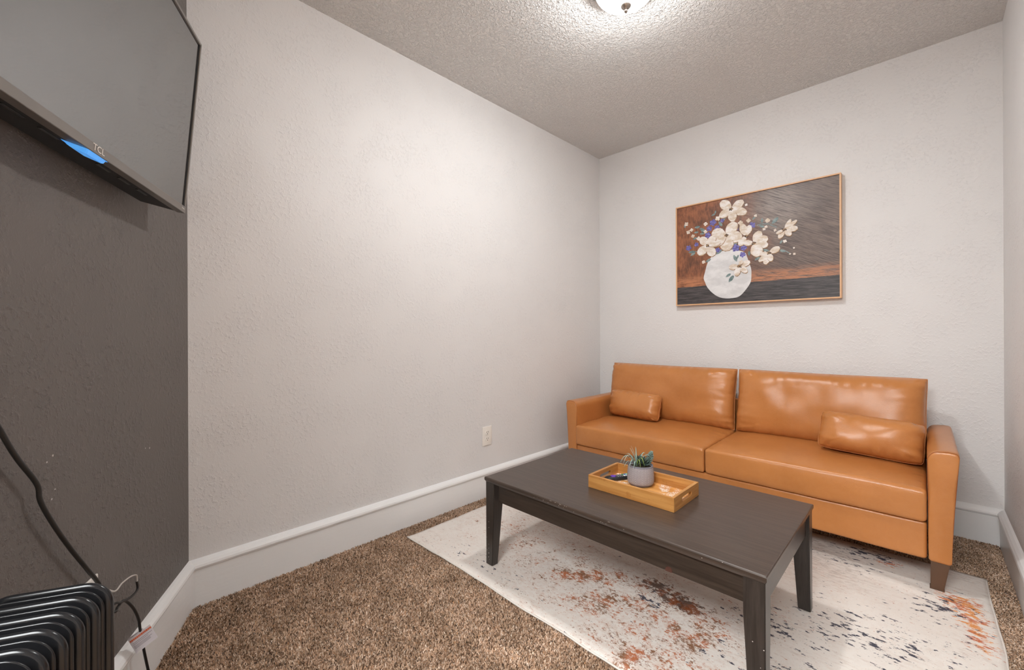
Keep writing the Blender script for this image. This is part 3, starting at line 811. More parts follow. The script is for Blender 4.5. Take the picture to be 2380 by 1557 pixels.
# ------------------------------------------------------------------ framed painting
PETALS = [(0.365, 0.615, 0.301, 0.677, 0.06), (0.365, 0.615, 0.437, 0.653, 0.051), (0.365, 0.615, 0.454, 0.573, 0.051), (0.365, 0.615, 0.294, 0.579, 0.053), (0.365, 0.615, 0.375, 0.534, 0.052), (0.334, 0.447, 0.391, 0.524, 0.07), (0.334, 0.447, 0.246, 0.485, 0.073), (0.334, 0.447, 0.426, 0.419, 0.073), (0.334, 0.447, 0.339, 0.348, 0.081), (0.334, 0.447, 0.262, 0.392, 0.051), (0.217, 0.399, 0.171, 0.46, 0.052), (0.217, 0.399, 0.262, 0.459, 0.051), (0.217, 0.399, 0.153, 0.347, 0.058), (0.217, 0.399, 0.255, 0.326, 0.057), (0.217, 0.399, 0.296, 0.407, 0.038), (0.451, 0.425, 0.426, 0.506, 0.045), (0.451, 0.425, 0.475, 0.49, 0.039), (0.451, 0.425, 0.412, 0.37, 0.043), (0.497, 0.373, 0.531, 0.442, 0.053), (0.497, 0.373, 0.573, 0.395, 0.053), (0.497, 0.373, 0.573, 0.347, 0.047), (0.497, 0.373, 0.522, 0.287, 0.068), (0.497, 0.373, 0.435, 0.385, 0.036), (0.661, 0.428, 0.694, 0.485, 0.021), (0.661, 0.428, 0.724, 0.474, 0.022), (0.661, 0.428, 0.728, 0.428, 0.036), (0.661, 0.428, 0.694, 0.39, 0.031), (0.661, 0.428, 0.632, 0.381, 0.028), (0.661, 0.428, 0.618, 0.413, 0.018), (0.58, 0.3, 0.636, 0.326, 0.037), (0.58, 0.3, 0.533, 0.294, 0.029), (0.58, 0.3, 0.524, 0.253, 0.03), (0.58, 0.3, 0.557, 0.233, 0.038), (0.58, 0.3, 0.591, 0.248, 0.032), (0.411, 0.238, 0.474, 0.259, 0.037), (0.411, 0.238, 0.35, 0.236, 0.036), (0.411, 0.238, 0.392, 0.177, 0.036), (0.411, 0.238, 0.456, 0.194, 0.035), (0.411, 0.238, 0.428, 0.273, 0.025)]
CENTRES = [(0.365, 0.615), (0.334, 0.447), (0.217, 0.399), (0.451, 0.425), (0.497, 0.373), (0.661, 0.428), (0.58, 0.3), (0.411, 0.238)]
SMALL = [(0.073, 0.57, 0.022), (0.086, 0.511, 0.021), (0.109, 0.523, 0.018), (0.118, 0.479, 0.019), (0.156, 0.456, 0.022), (0.203, 0.548, 0.02), (0.201, 0.496, 0.019), (0.281, 0.571, 0.024), (0.453, 0.624, 0.013), (0.466, 0.521, 0.02), (0.419, 0.515, 0.023), (0.506, 0.543, 0.014), (0.572, 0.501, 0.021), (0.564, 0.463, 0.014), (0.553, 0.452, 0.014), (0.612, 0.434, 0.012), (0.663, 0.359, 0.016), (0.709, 0.312, 0.008), (0.711, 0.276, 0.011), (0.689, 0.279, 0.008), (0.189, 0.291, 0.018)]
VIOLET = [(0.25, 0.548, 0.028), (0.227, 0.512, 0.024), (0.278, 0.509, 0.023), (0.309, 0.55, 0.017), (0.088, 0.401, 0.024), (0.141, 0.417, 0.019), (0.217, 0.468, 0.026), (0.268, 0.449, 0.015), (0.486, 0.487, 0.026), (0.394, 0.482, 0.019), (0.39, 0.357, 0.031), (0.437, 0.351, 0.025), (0.431, 0.309, 0.023), (0.281, 0.359, 0.021)]
LEAVES = [(0.063, 0.558, 0.014, 90), (0.147, 0.536, 0.018, 0), (0.253, 0.6, 0.013, 20), (0.266, 0.614, 0.011, 80), (0.322, 0.57, 0.03, 60), (0.185, 0.507, 0.026, -50), (0.14, 0.501, 0.015, 0), (0.108, 0.37, 0.021, 0), (0.117, 0.354, 0.018, 30), (0.219, 0.297, 0.019, 30), (0.611, 0.492, 0.024, 45), (0.542, 0.505, 0.015, 90), (0.643, 0.356, 0.012, 60), (0.362, 0.159, 0.025, 55), (0.345, 0.184, 0.018, 30), (0.387, 0.293, 0.022, -65), (0.402, 0.298, 0.013, 70), (0.564, 0.316, 0.02, -30), (0.469, 0.311, 0.015, 90), (0.287, 0.345, 0.023, 35), (0.65, 0.302, 0.016, -20), (0.394, 0.572, 0.019, 40), (0.497, 0.531, 0.014, 45), (0.181, 0.486, 0.016, 0), (0.297, 0.532, 0.02, -60), (0.382, 0.39, 0.019, -10), (0.539, 0.472, 0.016, -30), (0.514, 0.273, 0.017, 35), (0.131, 0.46, 0.015, 20)]
VASE = [(0.284, 0.336), (0.252, 0.327), (0.226, 0.303), (0.21, 0.268), (0.2, 0.229), (0.189, 0.182), (0.197, 0.155), (0.213, 0.116), (0.245, 0.077), (0.283, 0.048), (0.326, 0.035), (0.368, 0.034), (0.404, 0.04), (0.428, 0.058), (0.457, 0.094), (0.477, 0.13), (0.481, 0.167), (0.48, 0.211), (0.469, 0.251), (0.457, 0.29), (0.44, 0.324), (0.37, 0.35), (0.309, 0.349)]
STEMS = [[(0.514, 0.482), (0.542, 0.486), (0.575, 0.479), (0.622, 0.45)], [(0.632, 0.316), (0.661, 0.304), (0.691, 0.28)], [(0.107, 0.374), (0.148, 0.368)], [(0.162, 0.523), (0.208, 0.485)], [(0.346, 0.591), (0.309, 0.546)], [(0.381, 0.313), (0.396, 0.269)]]

def painting():
    X0, Z0, W, H = 0.656, 1.190, 0.933, 0.699
    root = thing('framed_painting', 'wide framed painting of white and violet flowers in a white round vase', 'painting', (X0, 0, Z0))
    fm = plain('pale_oak_frame', rgb(222, 176, 134), 0.45, var=0.12, scale=25)
    y0, y1 = -0.040, -0.002; b = 0.008
    obj('frame_rail', box((0, y0, 0), (W, y1, b), 0.0008), fm, root); obj('frame_rail', box((0, y0, H - b), (W, y1, H), 0.0008), fm, root)
    obj('frame_rail', box((0, y0, b), (b, y1, H - b), 0.0008), fm, root); obj('frame_rail', box((W - b, y0, b), (W, y1, H - b), 0.0008), fm, root)
    # canvas
    t = NT('painted_canvas'); X, Y, Z = t.xyz()
    arc = t.vec((1, 1, 1), rot=(0, math.radians(-28), 0))
    st = t.noise(6, 6, 0.75, vec=t.vec((1.8, 1, 38), src=arc)); st2 = t.math('ADD', t.math('MULTIPLY', t.noise(5, 6, 0.75, vec=t.vec((16, 1, 4), loc=(4, 0, 0))), 0.55), t.math('MULTIPLY', t.noise(9, 4, 0.6, vec=t.vec((1, 1, 1), rot=(0, 0.7, 0))), 0.45))
    right = t.step(t.math('ADD', X, t.math('MULTIPLY', t.noise(4, 3), 0.3)), 0.42, 0.80)
    cop = t.mix(t.step(st2, 0.36, 0.64), rgb(92, 58, 42), rgb(160, 100, 68))
    grey = t.mix(t.step(st, 0.30, 0.70), rgb(62, 50, 46), rgb(132, 112, 102))
    lite = t.math('MULTIPLY', t.step(t.math('ADD', t.math('ABSOLUTE', t.math('SUBTRACT', X, 0.62)), t.math('ABSOLUTE', t.math('SUBTRACT', Z, 0.56))), 0.28, 0.05), t.step(st, 0.35, 0.62))
    grey = t.mix(t.math('MULTIPLY', lite, 0.55), grey, rgb(172, 160, 152))
    col = t.mix(right, cop, grey)
    hz = t.math('MULTIPLY', t.step(Z, 0.215, 0.165), t.step(t.noise(7, 5, 0.7, vec=t.vec((2, 1, 14))), 0.34, 0.6))
    col = t.mix(t.math('MULTIPLY', hz, 0.85), col, rgb(192, 128, 90))
    edge = t.math('ADD', Z, t.math('MULTIPLY', t.noise(30, 3), 0.008))
    st3 = t.noise(7, 6, 0.7, vec=t.vec((1.5, 1, 24)))
    table = t.mix(t.step(st3, 0.35, 0.68), rgb(44, 40, 42), rgb(90, 84, 84))
    col = t.mix(t.step(edge, 0.131, 0.135, 1, 0), col, table)
    t.set(col, 0.42); t.bump(t.math('ADD', st, st2), 0.35, 0.0015)
    obj('canvas', box((b - 0.002, -0.032, b - 0.002), (W - b + 0.002, -0.006, H - b + 0.002)), t.m, root)
    YC = -0.032
    def paint(name, polys, mat, lift, par=None):
        bm = bmesh.new()
        for i, poly in enumerate(polys):
            y = YC - lift - 0.00002 * (i % 20)
            fr = [bm.verts.new((x, y, z)) for x, z in poly]; bk = [bm.verts.new((x, YC + 0.0005, z)) for x, z in poly]
            try:
                bm.faces.new(fr); n = len(poly)
                for k in range(n): bm.faces.new((fr[k], fr[(k + 1) % n], bk[(k + 1) % n], bk[k]))
            except ValueError: pass
        return obj(name, bm_me(bm), mat, par or root)
    def petal(cx, cz, tx, tz, w, n=14, tipw=0.62, jag=0.045):
        a = Vector((cx, cz)); b_ = Vector((tx, tz)); d = b_ - a; s = Vector((-d.y, d.x)).normalized(); L_, R_ = [], []
        for k in range(n + 1):
            q = k / n; ww = w * 0.5 * (math.sin(q ** 1.15 * math.pi * 0.94) ** 0.66 if q > 0 else 0.05) * (1 + jag * random.uniform(-1, 1))
            p = a + d * q; L_.append(tuple(p + s * ww)); R_.append(tuple(p - s * ww))
        return L_ + R_[::-1]
    def dab(x, z, r, n=9, e=1.0, rot=0.0, jag=0.25):
        out = []
        for k in range(n):
            a_ = 2 * math.pi * k / n; rr = r * (1 + jag * random.uniform(-1, 1)); u, v = rr * math.cos(a_), rr * e * math.sin(a_)
            out.append((x + u * math.cos(rot) - v * math.sin(rot), z + u * math.sin(rot) + v * math.cos(rot)))
        return out
    def pm(name, c0, c1, sc=14):
        tt = NT(name); nn = tt.noise(sc, 5, 0.7, vec=tt.vec((1, 1, 2.2), rot=(0, 0.6, 0))); tt.set(tt.mix(tt.step(nn, 0.36, 0.66), c0, c1), 0.5); tt.bump(nn, 0.4, 0.001); return tt.m
    white = pm('painted_white', rgb(206, 186, 164), rgb(236, 230, 226), 20); vasem = pm('painted_vase_white', rgb(206, 204, 204), rgb(226, 224, 224), 9)
    violet = pm('painted_violet', rgb(70, 62, 128), rgb(134, 128, 196), 60); sage = pm('painted_sage', rgb(92, 112, 112), rgb(140, 156, 154), 40); ochre = pm('painted_ochre', rgb(120, 84, 50), rgb(186, 150, 112), 60); inkm = pm('painted_dark', rgb(44, 34, 30), rgb(74, 56, 46), 60)
    vv = [(p.x, p.y) for p in spline([(x, z, 0) for x, z in VASE + VASE[:1]], 4)[:-1]]
    paint('painted_vase', [vv], vasem, 0.0006)
    for x, z, r, a_ in LEAVES: paint('painted_leaf', [petal(x - r * math.cos(math.radians(a_)), z - r * math.sin(math.radians(a_)), x + r * math.cos(math.radians(a_)), z + r * math.sin(math.radians(a_)), r * 0.9)], sage, 0.00068)
    for s in STEMS:
        pts = [Vector(p) for p in s]; L_, R_ = [], []
        for i, p in enumerate(pts):
            d = (pts[min(i + 1, len(pts) - 1)] - pts[max(i - 1, 0)]).normalized(); n_ = Vector((-d.y, d.x)) * 0.0022
            L_.append(tuple(p + n_)); R_.append(tuple(p - n_))
        paint('painted_stem', [L_ + R_[::-1]], sage, 0.0007)
    def blossom(x, z, r, n, ph, deep=0.45):
        out = []
        for k in range(n * 6):
            a_ = 2 * math.pi * k / (n * 6); rr = r * (1 - deep + deep * abs(math.cos(n * 0.5 * (a_ - ph))) ** 0.6) * (1 + 0.12 * random.uniform(-1, 1))
            out.append((x + rr * math.cos(a_), z + rr * math.sin(a_)))
        return out
    for x, z, r in VIOLET: paint('painted_violet_blossom', [blossom(x, z, r * 0.82, 5, x * 40)], violet, 0.00072)
    for x, z, r in SMALL: paint('painted_small_blossom', [blossom(x, z, r * 0.68, 4, x * 30)], white, 0.00078)
    for i, (x, z) in enumerate(CENTRES):
        h = paint('painted_flower_heart', [dab(x, z, 0.012, 8, 0.8)], ochre, 0.00105 + 0.00022 * i)
        for k, (cx, cz, tx, tz, w) in enumerate([p for p in PETALS if abs(p[0] - x) + abs(p[1] - z) < 0.004]):
            lift = 0.0008 + 0.00004 * k + 0.00022 * i
            paint('petal_shadow', [petal(cx + 0.001, cz - 0.003, tx + 0.0018, tz - 0.0042, w * 1.04)], ochre, lift - 0.00002, h)
            paint('petal', [petal(cx, cz, tx, tz, w)], white, lift, h)
        o = paint('painted_stamens', [dab(x + random.uniform(-0.012, 0.012), z + random.uniform(-0.009, 0.009), 0.0034, 6) for _ in range(6)], inkm, 0.0012 + 0.00022 * i, h); o['kind'] = 'stuff'
painting()

# ------------------------------------------------------------------ outlets
M['ivory'] = plain('ivory_plastic', rgb(240, 234, 226), 0.3, var=0.02)
M['slot'] = plain('dark_slot', (0.02, 0.018, 0.016, 1), 0.6)
def outlet(label, mtx):
    # local: x across, z up, y out of the wall (towards -y)
    root = thing('wall_outlet', label, 'outlet'); root.matrix_world = mtx
    bm = bmesh.new(); add_box(bm, (-0.0385, -0.006, -0.058), (0.0385, 0.0, 0.058), 0.0028, 3); obj('cover_plate', bm_me(bm), M['ivory'], root, True)
    for s in (-1, 1):
        bm = bmesh.new(); bmesh.ops.create_cone(bm, cap_ends=True, segments=28, radius1=0.0170, radius2=0.0166, depth=0.0024)
        for v in bm.verts: v.co.y = max(-0.0135, min(0.0135, v.co.y))
        me = bm_me(bm); me.transform(Matrix.Translation((0, -0.0070, s * 0.0195)) @ Matrix.Rotation(math.pi / 2, 4, 'X')); r = obj('receptacle', me, M['ivory'], root)
        for dx in (-0.0062, 0.0062): obj('slot', box((dx - 0.0011, -0.0086, s * 0.0195 + 0.001), (dx + 0.0011, -0.0080, s * 0.0195 + 0.009)), M['slot'], r)
        bm = bmesh.new(); bmesh.ops.create_cone(bm, cap_ends=True, segments=10, radius1=0.0026, radius2=0.0026, depth=0.0008); me = bm_me(bm); me.transform(Matrix.Translation((0, -0.0083, s * 0.0195 - 0.006)) @ Matrix.Rotation(math.pi / 2, 4, 'X')); obj('slot', me, M['slot'], r)
    bm = bmesh.new(); bmesh.ops.create_uvsphere(bm, u_segments=10, v_segments=6, radius=0.0026)
    for v in bm.verts: v.co.y = v.co.y * 0.4 - 0.0062
    obj('screw', bm_me(bm), M['ivory'], root, True)
    return root
# wall_left faces +x: local -y -> +x
outlet('ivory duplex outlet low on the long pale wall', Matrix.Translation((0.0, -1.265, 0.372)) @ Matrix.Rotation(math.pi / 2, 4, 'Z'))
aw = math.atan2(ND.y, ND.x)     # accent wall faces ND
MA = Matrix.Rotation(aw + math.pi / 2, 4, 'Z')
po = P0 + WD * 0.600
outlet('ivory outlet on the charcoal wall behind the heater', Matrix.Translation((po.x, po.y, 0.374)) @ MA)

# ------------------------------------------------------------------ ceiling light
def ceiling_light():
    lx, ly = 1.061, -1.451
    root = thing('ceiling_light', 'glowing frosted white dome ceiling light with metal finial', 'ceiling light', (lx, ly, ZC))
    metal = plain('brushed_nickel', rgb(168, 158, 150), 0.35, 0.9)
    obj('ceiling_pan', lathe_me([(0.130, 0.0), (0.142, -0.004), (0.146, -0.011), (0.142, -0.019), (0.129, -0.025), (0.120, -0.019), (0.02, -0.006)], 64), metal, root, True)
    t = NT('lit_frosted_glass')
    em = t.n('ShaderNodeEmission'); em.inputs[0].default_value = (0.985, 1.0, 1.0, 1); em.inputs[1].default_value = DOME_STRENGTH
    tr = t.n('ShaderNodeBsdfTransparent'); mx = t.n('ShaderNodeMixShader'); mx.inputs[0].default_value = 0.3
    t.L(tr.outputs[0], mx.inputs[1]); t.L(em.outputs[0], mx.inputs[2]); t.L(mx.outputs[0], t.out.inputs[0])
    prof = []
    for k in range(17):
        a = k / 16 * math.pi / 2; prof.append((0.128 * math.cos(a) + 0.0001, -0.024 - 0.088 * math.sin(a)))
    vs = []; fs = []; n = 64
    for r, z in prof:
        for k in range(n): vs.append((max(r, 0.004) * math.cos(2 * math.pi * k / n), max(r, 0.004) * math.sin(2 * math.pi * k / n), z))
    for i in range(len(prof) - 1):
        for k in range(n): fs.append((i * n + k, i * n + (k + 1) % n, (i + 1) * n + (k + 1) % n, (i + 1) * n + k))
    obj('glass_dome', me_from(vs, fs), t.m, root, True)
    fin = [(0.0190, -0.109), (0.0205, -0.114), (0.0190, -0.120), (0.012, -0.127), (0.0055, -0.131), (0.0070, -0.136), (0.0068, -0.140), (0.003, -0.145)]
    obj('finial', lathe_me(fin, 24), metal, root, True)
    ld = bpy.data.lights.new('bulb', 'POINT'); ld.energy = LAMP_POWER; ld.color = LAMP_COLOR; ld.shadow_soft_size = 0.03
    lo = bpy.data.objects.new('bulb', ld); C.objects.link(lo); lo.parent = root; lo.location = (0, 0, -0.055)
    ad = bpy.data.lights.new('lamp_disc', 'AREA'); ad.shape = 'DISK'; ad.size = 0.13; ad.energy = DISC_POWER; ad.color = LAMP_COLOR
    ao = bpy.data.objects.new('lamp_disc', ad); C.objects.link(ao); ao.parent = root; ao.location = (0, 0, -0.06)
ceiling_light()

def fill_panel(x, y, w, h):      # invented glowing panel, added out of view to fill the room with light
    root = bpy.data.objects.new('added_fill_panel', None); C.objects.link(root); root.location = (x, y, ZC); root['kind'] = 'structure'
    fr = plain('fill_panel_frame', (0.75, 0.74, 0.73, 1), 0.4)
    for (x0, x1, y0, y1) in ((-w, w, -h - 0.02, -h), (-w, w, h, h + 0.02), (-w - 0.02, -w, -h - 0.02, h + 0.02), (w, w + 0.02, -h - 0.02, h + 0.02)):
        obj('frame_rail', box((x0, y0, -0.03), (x1, y1, 0.0), 0.002), fr, root)
    t = NT('fill_panel_emitter'); em = t.n('ShaderNodeEmission'); em.inputs[0].default_value = (0.965, 0.995, 1.0, 1); em.inputs[1].default_value = FILL_STRENGTH
    t.L(em.outputs[0], t.out.inputs[0])
    obj('fill_emitter', box((-w, -h, -0.022), (w, h, -0.012)), t.m, root)
fill_panel(1.68, -4.3, 0.75, 0.65)

# ------------------------------------------------------------------ television
def tv():
    B = Vector((0.314, -2.774, 1.3705)); T = Vector((0.334, -2.734, 1.894)); H = (T - B).length; W = 0.91
    ex = WD.copy(); ez = (T - B).normalized(); ez = (ez - ex * ez.dot(ex)).normalized(); ey = ez.cross(ex)   # ey points towards the wall or room
    if ey.dot(ND) > 0: ey = -ey                      # local +y runs back to the wall
    # keep a right-handed frame: x along the wall away from the corner may be mirrored
    Mx = Matrix(((ex.x, ey.x, ez.x, B.x), (ex.y, ey.y, ez.y, B.y), (ex.z, ey.z, ez.z, B.z), (0, 0, 0, 1)))
    hand = Mx.to_3x3().determinant()
    root = thing('television', 'flat screen television with glowing blue logo lamp mounted on the charcoal wall', 'television')
    def put(name, me, mat, par=None, smooth=False):
        me.transform(Mx)
        if hand < 0: me.flip_normals()
        return obj(name, me, mat, par or root, smooth)
    blk = plain('black_gloss_plastic', (0.012, 0.011, 0.011, 1), 0.28); frm = plain('grey_brown_bezel', (0.22, 0.20, 0.185, 1), 0.30, 0.7); matte = plain('matt_black_plastic', (0.010, 0.010, 0.011, 1), 0.6)
    scr = NT('dark_glossy_screen'); scr.set((0.012, 0.011, 0.011, 1), scr.step(scr.noise(3, 2), 0.3, 0.7, 0.03, 0.04), ior=3.1); 
    bt = 0.020; bs = 0.0075
    put('bezel', box((0, 0, 0), (W, 0.022, bt), 0.0015), frm)
    put('bezel', box((0, 0, bt), (bs, 0.022, H), 0.0012), frm); put('bezel', box((W - bs, 0, bt), (W, 0.022, H), 0.0012), frm)
    put('bezel', box((bs, 0, H - bs), (W - bs, 0.022, H), 0.0012), frm)
    put('screen', box((bs, 0.0045, bt), (W - bs, 0.018, H - bs)), scr.m)
    put('screen_border', box((bs, 0.0036, bt), (bs + 0.004, 0.0046, H - bs)), matte)
    # back housing: thin at the upper part, deep wedge below
    vs = [(0.012, 0.021, 0.001), (W - 0.012, 0.021, 0.001), (W - 0.012, 0.021, H - 0.006), (0.012, 0.021, H - 0.006),
          (0.085, 0.076, -0.002), (W - 0.085, 0.076, -0.002), (W - 0.10, 0.076, 0.30), (0.10, 0.076, 0.30), ]
    bm = bmesh.new(); bm.from_mesh(me_from(vs, [(0, 1, 2, 3), (4, 5, 6, 7), (0, 1, 5, 4), (1, 2, 6, 5), (2, 3, 7, 6), (3, 0, 4, 7)]))
    put('back_housing', bm_me(bm), matte)
    for k in range(7):
        x = 0.16 + k * 0.085
        if 0.40 < x < 0.50: continue
        put('vent_rib', box((x, 0.030, -0.0015), (x + 0.050, 0.036, 0.004), 0.0006), blk)
    # lamp under the bezel: faceted lens
    em = NT('blue_lit_lens'); e = em.n('ShaderNodeEmission'); e.inputs[0].default_value = (0.10, 0.42, 1.0, 1)
    em.L(em.mix(em.noise(60, 2), (0.03, 0.22, 0.75, 1), (0.14, 0.52, 1.0, 1)), e.inputs[0]); e.inputs[1].default_value = 0.6
    em.set((0.02, 0.14, 0.4, 1), 0.15); ad = em.n('ShaderNodeAddShader'); em.L(e.outputs[0], ad.inputs[0]); em.L(em.b.outputs[0], ad.inputs[1]); em.L(ad.outputs[0], em.out.inputs[0])
    x0 = W / 2 - 0.047; x1 = W / 2 + 0.047
    vs = [(x0, 0.003, 0.000), (x1 - 0.030, 0.003, 0.000), (x1, 0.026, 0.000), (x0 + 0.030, 0.030, 0.000),
          (x0 + 0.004, 0.006, -0.0085), (x1 - 0.034, 0.006, -0.0085), (x1 - 0.010, 0.024, -0.005), (x0 + 0.030, 0.026, -0.005)]
    bm = bmesh.new(); bm.from_mesh(me_from(vs, [(0, 1, 2, 3), (4, 5, 6, 7), (0, 1, 5, 4), (1, 2, 6, 5), (2, 3, 7, 6), (3, 0, 4, 7)])); bmesh.ops.bevel(bm, geom=list(bm.edges), offset=0.0012, segments=2, affect='EDGES')
    o = put('logo_lamp', bm_me(bm), em.m); o['label'] = 'glowing blue lens under the bezel'
    silver = plain('silver_lettering', rgb(235, 228, 222), 0.5)
    def logo(body, size, x, z, sx=1.0):
        me = text_me(body, size, 0.0002)
        # text lies in its xy plane: map x -> -local x (reads left to right from the room), y -> local z
        me.transform(Matrix(((-sx, 0, 0, x), (0, 0, -1, -0.0004), (0, 1, 0, z), (0, 0, 0, 1))))
        return put('lettering', me, silver)
    logo('TCL', 0.0185, W / 2 - 0.012, bt / 2 + 0.001, 1.2)
    logo('Roku', 0.0075, 0.020, bt / 2 + 0.001, 1.1)
    # tilting wall bracket
    br = plain('bracket_steel', (0.03, 0.03, 0.03, 1), 0.5, 0.6)
    cb = B + ex * (W / 2) + ez * (H * 0.55)
    wall_pt = cb - ND * ((cb - P0).dot(ND))
    def wbox(name, lo, hi):
        me = box(lo, hi, 0.001); me.transform(Matrix.Translation((wall_pt.x, wall_pt.y, wall_pt.z)) @ MA); obj(name, me, br, root)
    wbox('wall_bracket', (-0.20, -0.012, -0.05), (0.20, 0.0, 0.05))
    wbox('wall_bracket', (-0.12, -0.060, -0.11), (-0.09, -0.010, 0.11)); wbox('wall_bracket', (0.09, -0.060, -0.11), (0.12, -0.010, 0.11))
tv()

# ------------------------------------------------------------------ oil radiator heater
def heater():
    HT = 0.642
    org = P0 + WD * 1.055
    root = thing('oil_radiator_heater', 'glossy black finned oil radiator heater beside the charcoal wall', 'heater', (org.x, org.y, 0), math.atan2(WD.y, WD.x))
    blk = plain('glossy_black_enamel', (0.008, 0.008, 0.009, 1), 0.24, spec=0.4)
    # local: x along the heater (away from the corner), y away from the wall
    def plate(x0, x1, y0, y1, z0, z1, r, bev):
        prof = []
        for (cy, cz, st) in ((y1 - r, z1 - r, 0), (y0 + r, z1 - r, 90), (y0 + r, z0 + r, 180), (y1 - r, z0 + r, 270)):
            for k in range(9): a = math.radians(st + k * 11.25); prof.append((cy + r * math.cos(a), cz + r * math.sin(a)))
        n = len(prof); vs = []; fs = []; cy, cz = (y0 + y1) / 2, (z0 + z1) / 2
        xs = [(x0, bev), (x0 + bev * 0.4, bev * 0.25), (x0 + bev, 0), (x1 - bev, 0), (x1 - bev * 0.4, bev * 0.25), (x1, bev)]
        for x, ins in xs:
            for y, z in prof:
                d = Vector((cy - y, cz - z)).normalized() * ins; vs.append((x, y + d.x, z + d.y))
        for i in range(len(xs) - 1):
            for k in range(n): fs.append((i * n + k, i * n + (k + 1) % n, (i + 1) * n + (k + 1) % n, (i + 1) * n + k))
        fs += [tuple(range(n)), tuple((len(xs) - 1) * n + k for k in range(n))]
        bm = bmesh.new(); bm.from_mesh(me_from(vs, fs)); return bm_me(bm)
    f1 = plate(0, 0.0095, 0.115, 0.258, 0.09, HT, 0.032, 0.0042); f2 = plate(0, 0.0032, 0.117, 0.255, 0.092, HT - 0.002, 0.030, 0.0014)
    for me in (f1, f2):
        me.materials.append(blk); me.polygons.foreach_set('use_smooth', [True] * len(me.polygons))
    for k in range(7):
        a = obj('fin', f1, None, root); a.location = (k * 0.0336, 0, 0)
        if k < 6: b = obj('fin_plate', f2, None, root); b.location = (k * 0.0336 + 0.0190, 0, 0)
    obj('oil_tube', tube_me([(-0.004, 0.187, 0.14), (0.215, 0.187, 0.14)], 0.02, 16), blk, root, True)
    obj('oil_tube', tube_me([(-0.004, 0.187, HT - 0.10), (0.215, 0.187, HT - 0.10)], 0.02, 16), blk, root, True)
    obj('control_box', box((0.215, 0.120, 0.10), (0.275, 0.252, HT - 0.02), 0.012, 4), plain('black_control_plastic', (0.015, 0.015, 0.016, 1), 0.45), root, True)
    wh = plain('black_caster', (0.014, 0.014, 0.015, 1), 0.5)
    for x in (0.025, 0.22):
        obj('foot_bar', box((x - 0.012, 0.10, 0.045), (x + 0.012, 0.272, 0.062), 0.004), wh, root)
        for y in (0.115, 0.257):
            me = lathe_me([(0.008, -0.009), (0.019, -0.009), (0.021, -0.005), (0.021, 0.005), (0.019, 0.009), (0.008, 0.009)], 20)
            me.transform(Matrix.Translation((x, y, 0.0255)) @ Matrix.Rotation(math.pi / 2, 4, 'Y')); obj('caster', me, wh, root, True)
        obj('strut', tube_me([(x, 0.187, 0.05), (x, 0.187, 0.10)], 0.009, 10), wh, root)
heater()

# ------------------------------------------------------------------ cords
cordm = plain('black_cord', (0.016, 0.015, 0.014, 1), 0.45)
def cord(name, pts, r, label, mat=None, root=None):
    me = tube_me(spline(pts, 8), r, 10)
    o = obj(name, me, mat or cordm, root, True)
    if label: tag(o, label, 'cord')
    return o
A = lambda s, d, z: tuple(P0 + WD * s + ND * d + Vector((0, 0, z)))
root = thing('power_cord', 'black television power cord hanging down the charcoal wall', 'cord')
cord('cable', [A(0.99, 0.03, 1.41), A(0.985, 0.018, 1.2), A(0.93, 0.015, 0.96), (0.791, -3.090, 0.839), (0.758, -3.074, 0.781), (0.716, -3.053, 0.719), (0.706, -3.049, 0.682), (0.674, -3.033, 0.621), (0.628, -3.011, 0.549), (0.582, -2.988, 0.481), (0.540, -2.968, 0.420), A(0.601, 0.030, 0.397)], 0.0042, None, None, root)
me = box((-0.013, -0.034, -0.012), (0.013, -0.0087, 0.012), 0.004, 3); me.transform(Matrix.Translation((po.x, po.y, 0.3935)) @ MA); obj('plug', me, M['ivory'], root, True)
root = thing('tagged_cord', 'black heater power cord with a warning tag running down to the carpet', 'cord')
hc = [A(0.602, 0.034, 0.3545), A(0.600, 0.055, 0.352), (0.530, -2.935, 0.345), (0.502, -2.922, 0.342), (0.465, -2.904, 0.299), (0.442, -2.892, 0.252), (0.434, -2.889, 0.222), (0.415, -2.880, 0.150), (0.395, -2.870, 0.080), (0.40, -2.86, 0.022), (0.46, -2.86, 0.0125), (0.60, -2.86, 0.0125), (0.85, -2.89, 0.0125), (1.02, -2.93, 0.0125)]
cord('cable', hc, 0.0033, None, None, root)
me = box((-0.012, -0.036, -0.011), (0.012, -0.0087, 0.011), 0.004, 3); me.transform(Matrix.Translation((po.x, po.y, 0.3545)) @ MA); obj('plug', me, cordm, root, True)
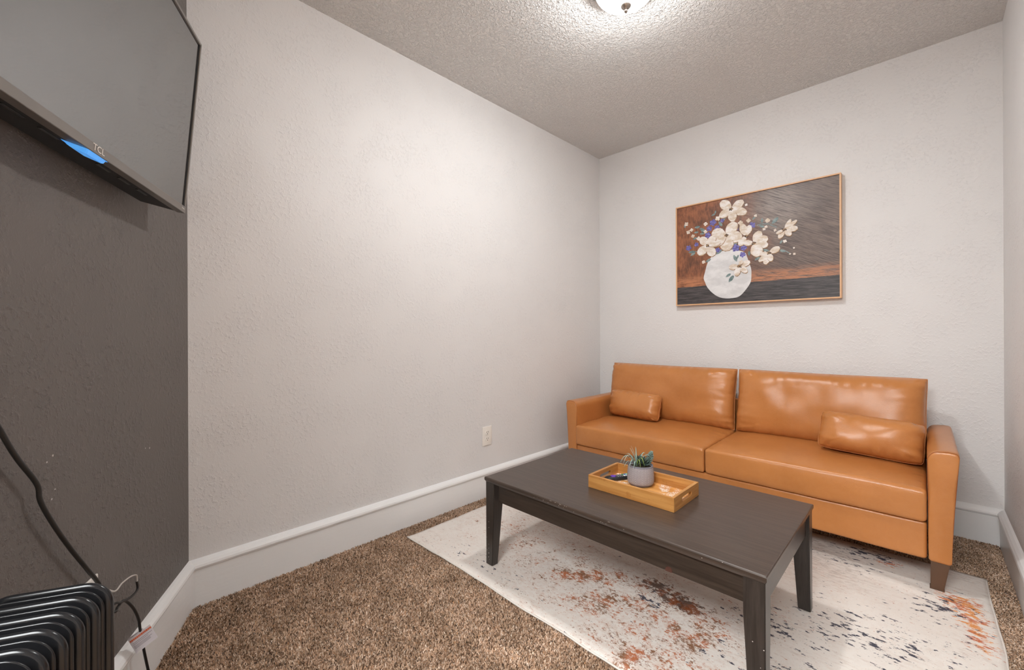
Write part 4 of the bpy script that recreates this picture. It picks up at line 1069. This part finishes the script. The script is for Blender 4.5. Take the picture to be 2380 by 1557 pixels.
# folded paper tag around the cord
def cord_tag():
    q = [Vector(p) + Vector((0.0115, -0.0005, 0.0055)) for p in ((0.4252, -2.9079, 0.2024), (0.4191, -2.8705, 0.2183), (0.4399, -2.8529, 0.1824), (0.4459, -2.9006, 0.1653))]
    # regularise to a flat rectangle
    c = sum(q, Vector()) / 4; ux = ((q[1] - q[0]) + (q[2] - q[3])).normalized(); uz = ((q[0] - q[3]) + (q[1] - q[2])); uz = (uz - ux * uz.dot(ux)).normalized()
    n = ux.cross(uz)
    if n.dot(Vector((0.876, -0.061, 0.479))) < 0: n = -n
    hw, hh = 0.0238, 0.0205
    paper = plain('grey_white_paper', rgb(206, 200, 204), 0.6, var=0.03); orange = plain('orange_print', rgb(214, 104, 66), 0.6); greyp = plain('grey_print', rgb(140, 132, 140), 0.6)
    def flat(name, u0, u1, v0, v1, lift, m, par, curl=0.0):
        K = 8; vs = []; fs = []
        for k in range(K + 1):
            u = u0 + (u1 - u0) * k / K
            for v in (v0, v1):
                s = max(0, -u / hw); p = c + ux * u + uz * v - n * (0.005 * s ** 3)
                vs += [p + n * lift, p + n * (lift - 0.0004)]
        for k in range(K):
            i = k * 4; fs += [(i, i + 4, i + 6, i + 2), (i + 1, i + 3, i + 7, i + 5), (i, i + 1, i + 5, i + 4), (i + 2, i + 6, i + 7, i + 3)]
        fs += [(0, 2, 3, 1), (K * 4, K * 4 + 1, K * 4 + 3, K * 4 + 2)]
        bm = bmesh.new(); bm.from_mesh(me_from(vs, fs)); return obj(name, bm_me(bm), m, par)
    t = flat('warning_tag', -hw, hw, -hh, hh, 0.0, paper, root); t['label'] = 'small white paper tag with orange heading'
    flat('tag_back_leaf', -hw, hw * 0.4, -hh * 0.2, hh * 1.16, -0.0085, paper, root)
    random.seed(3); u = -hw * 0.94
    while u < hw * 0.86:
        w = random.uniform(0.0022, 0.0040); flat('orange_print', u, u + w, hh * 0.52, hh * 0.76, 0.0003, orange, t); u += w + 0.0005
    for v, a, b in ((0.2, -0.8, 0.9), (0.02, -0.85, 0.5), (-0.18, -0.9, 0.75), (-0.32, -0.9, 0.55), (-0.46, -0.9, 0.55)): flat('grey_print', hw * a, hw * b, hh * v, hh * (v + 0.06), 0.0003, greyp, t)
cord_tag()
wirem = plain('white_wire', rgb(200, 192, 186), 0.4)
root = thing('looped_wire', 'thin looped wire, white above and black below, beside the heater', 'wire')
w1 = [A(0.575, 0.018, 0.405), (0.556, -2.942, 0.397), (0.526, -2.928, 0.397), (0.496, -2.913, 0.393), (0.475, -2.903, 0.386), (0.462, -2.897, 0.377), (0.4605, -2.8963, 0.362)]
w2 = [(0.4605, -2.8963, 0.362), (0.459, -2.895, 0.342), (0.472, -2.901, 0.338), (0.497, -2.913, 0.342), (0.53, -2.93, 0.354), (0.558, -2.943, 0.368), A(0.63, 0.03, 0.36)]
cord('white_wire', w1, 0.0019, None, wirem, root); cord('black_wire', w2, 0.0026, None, cordm, root)
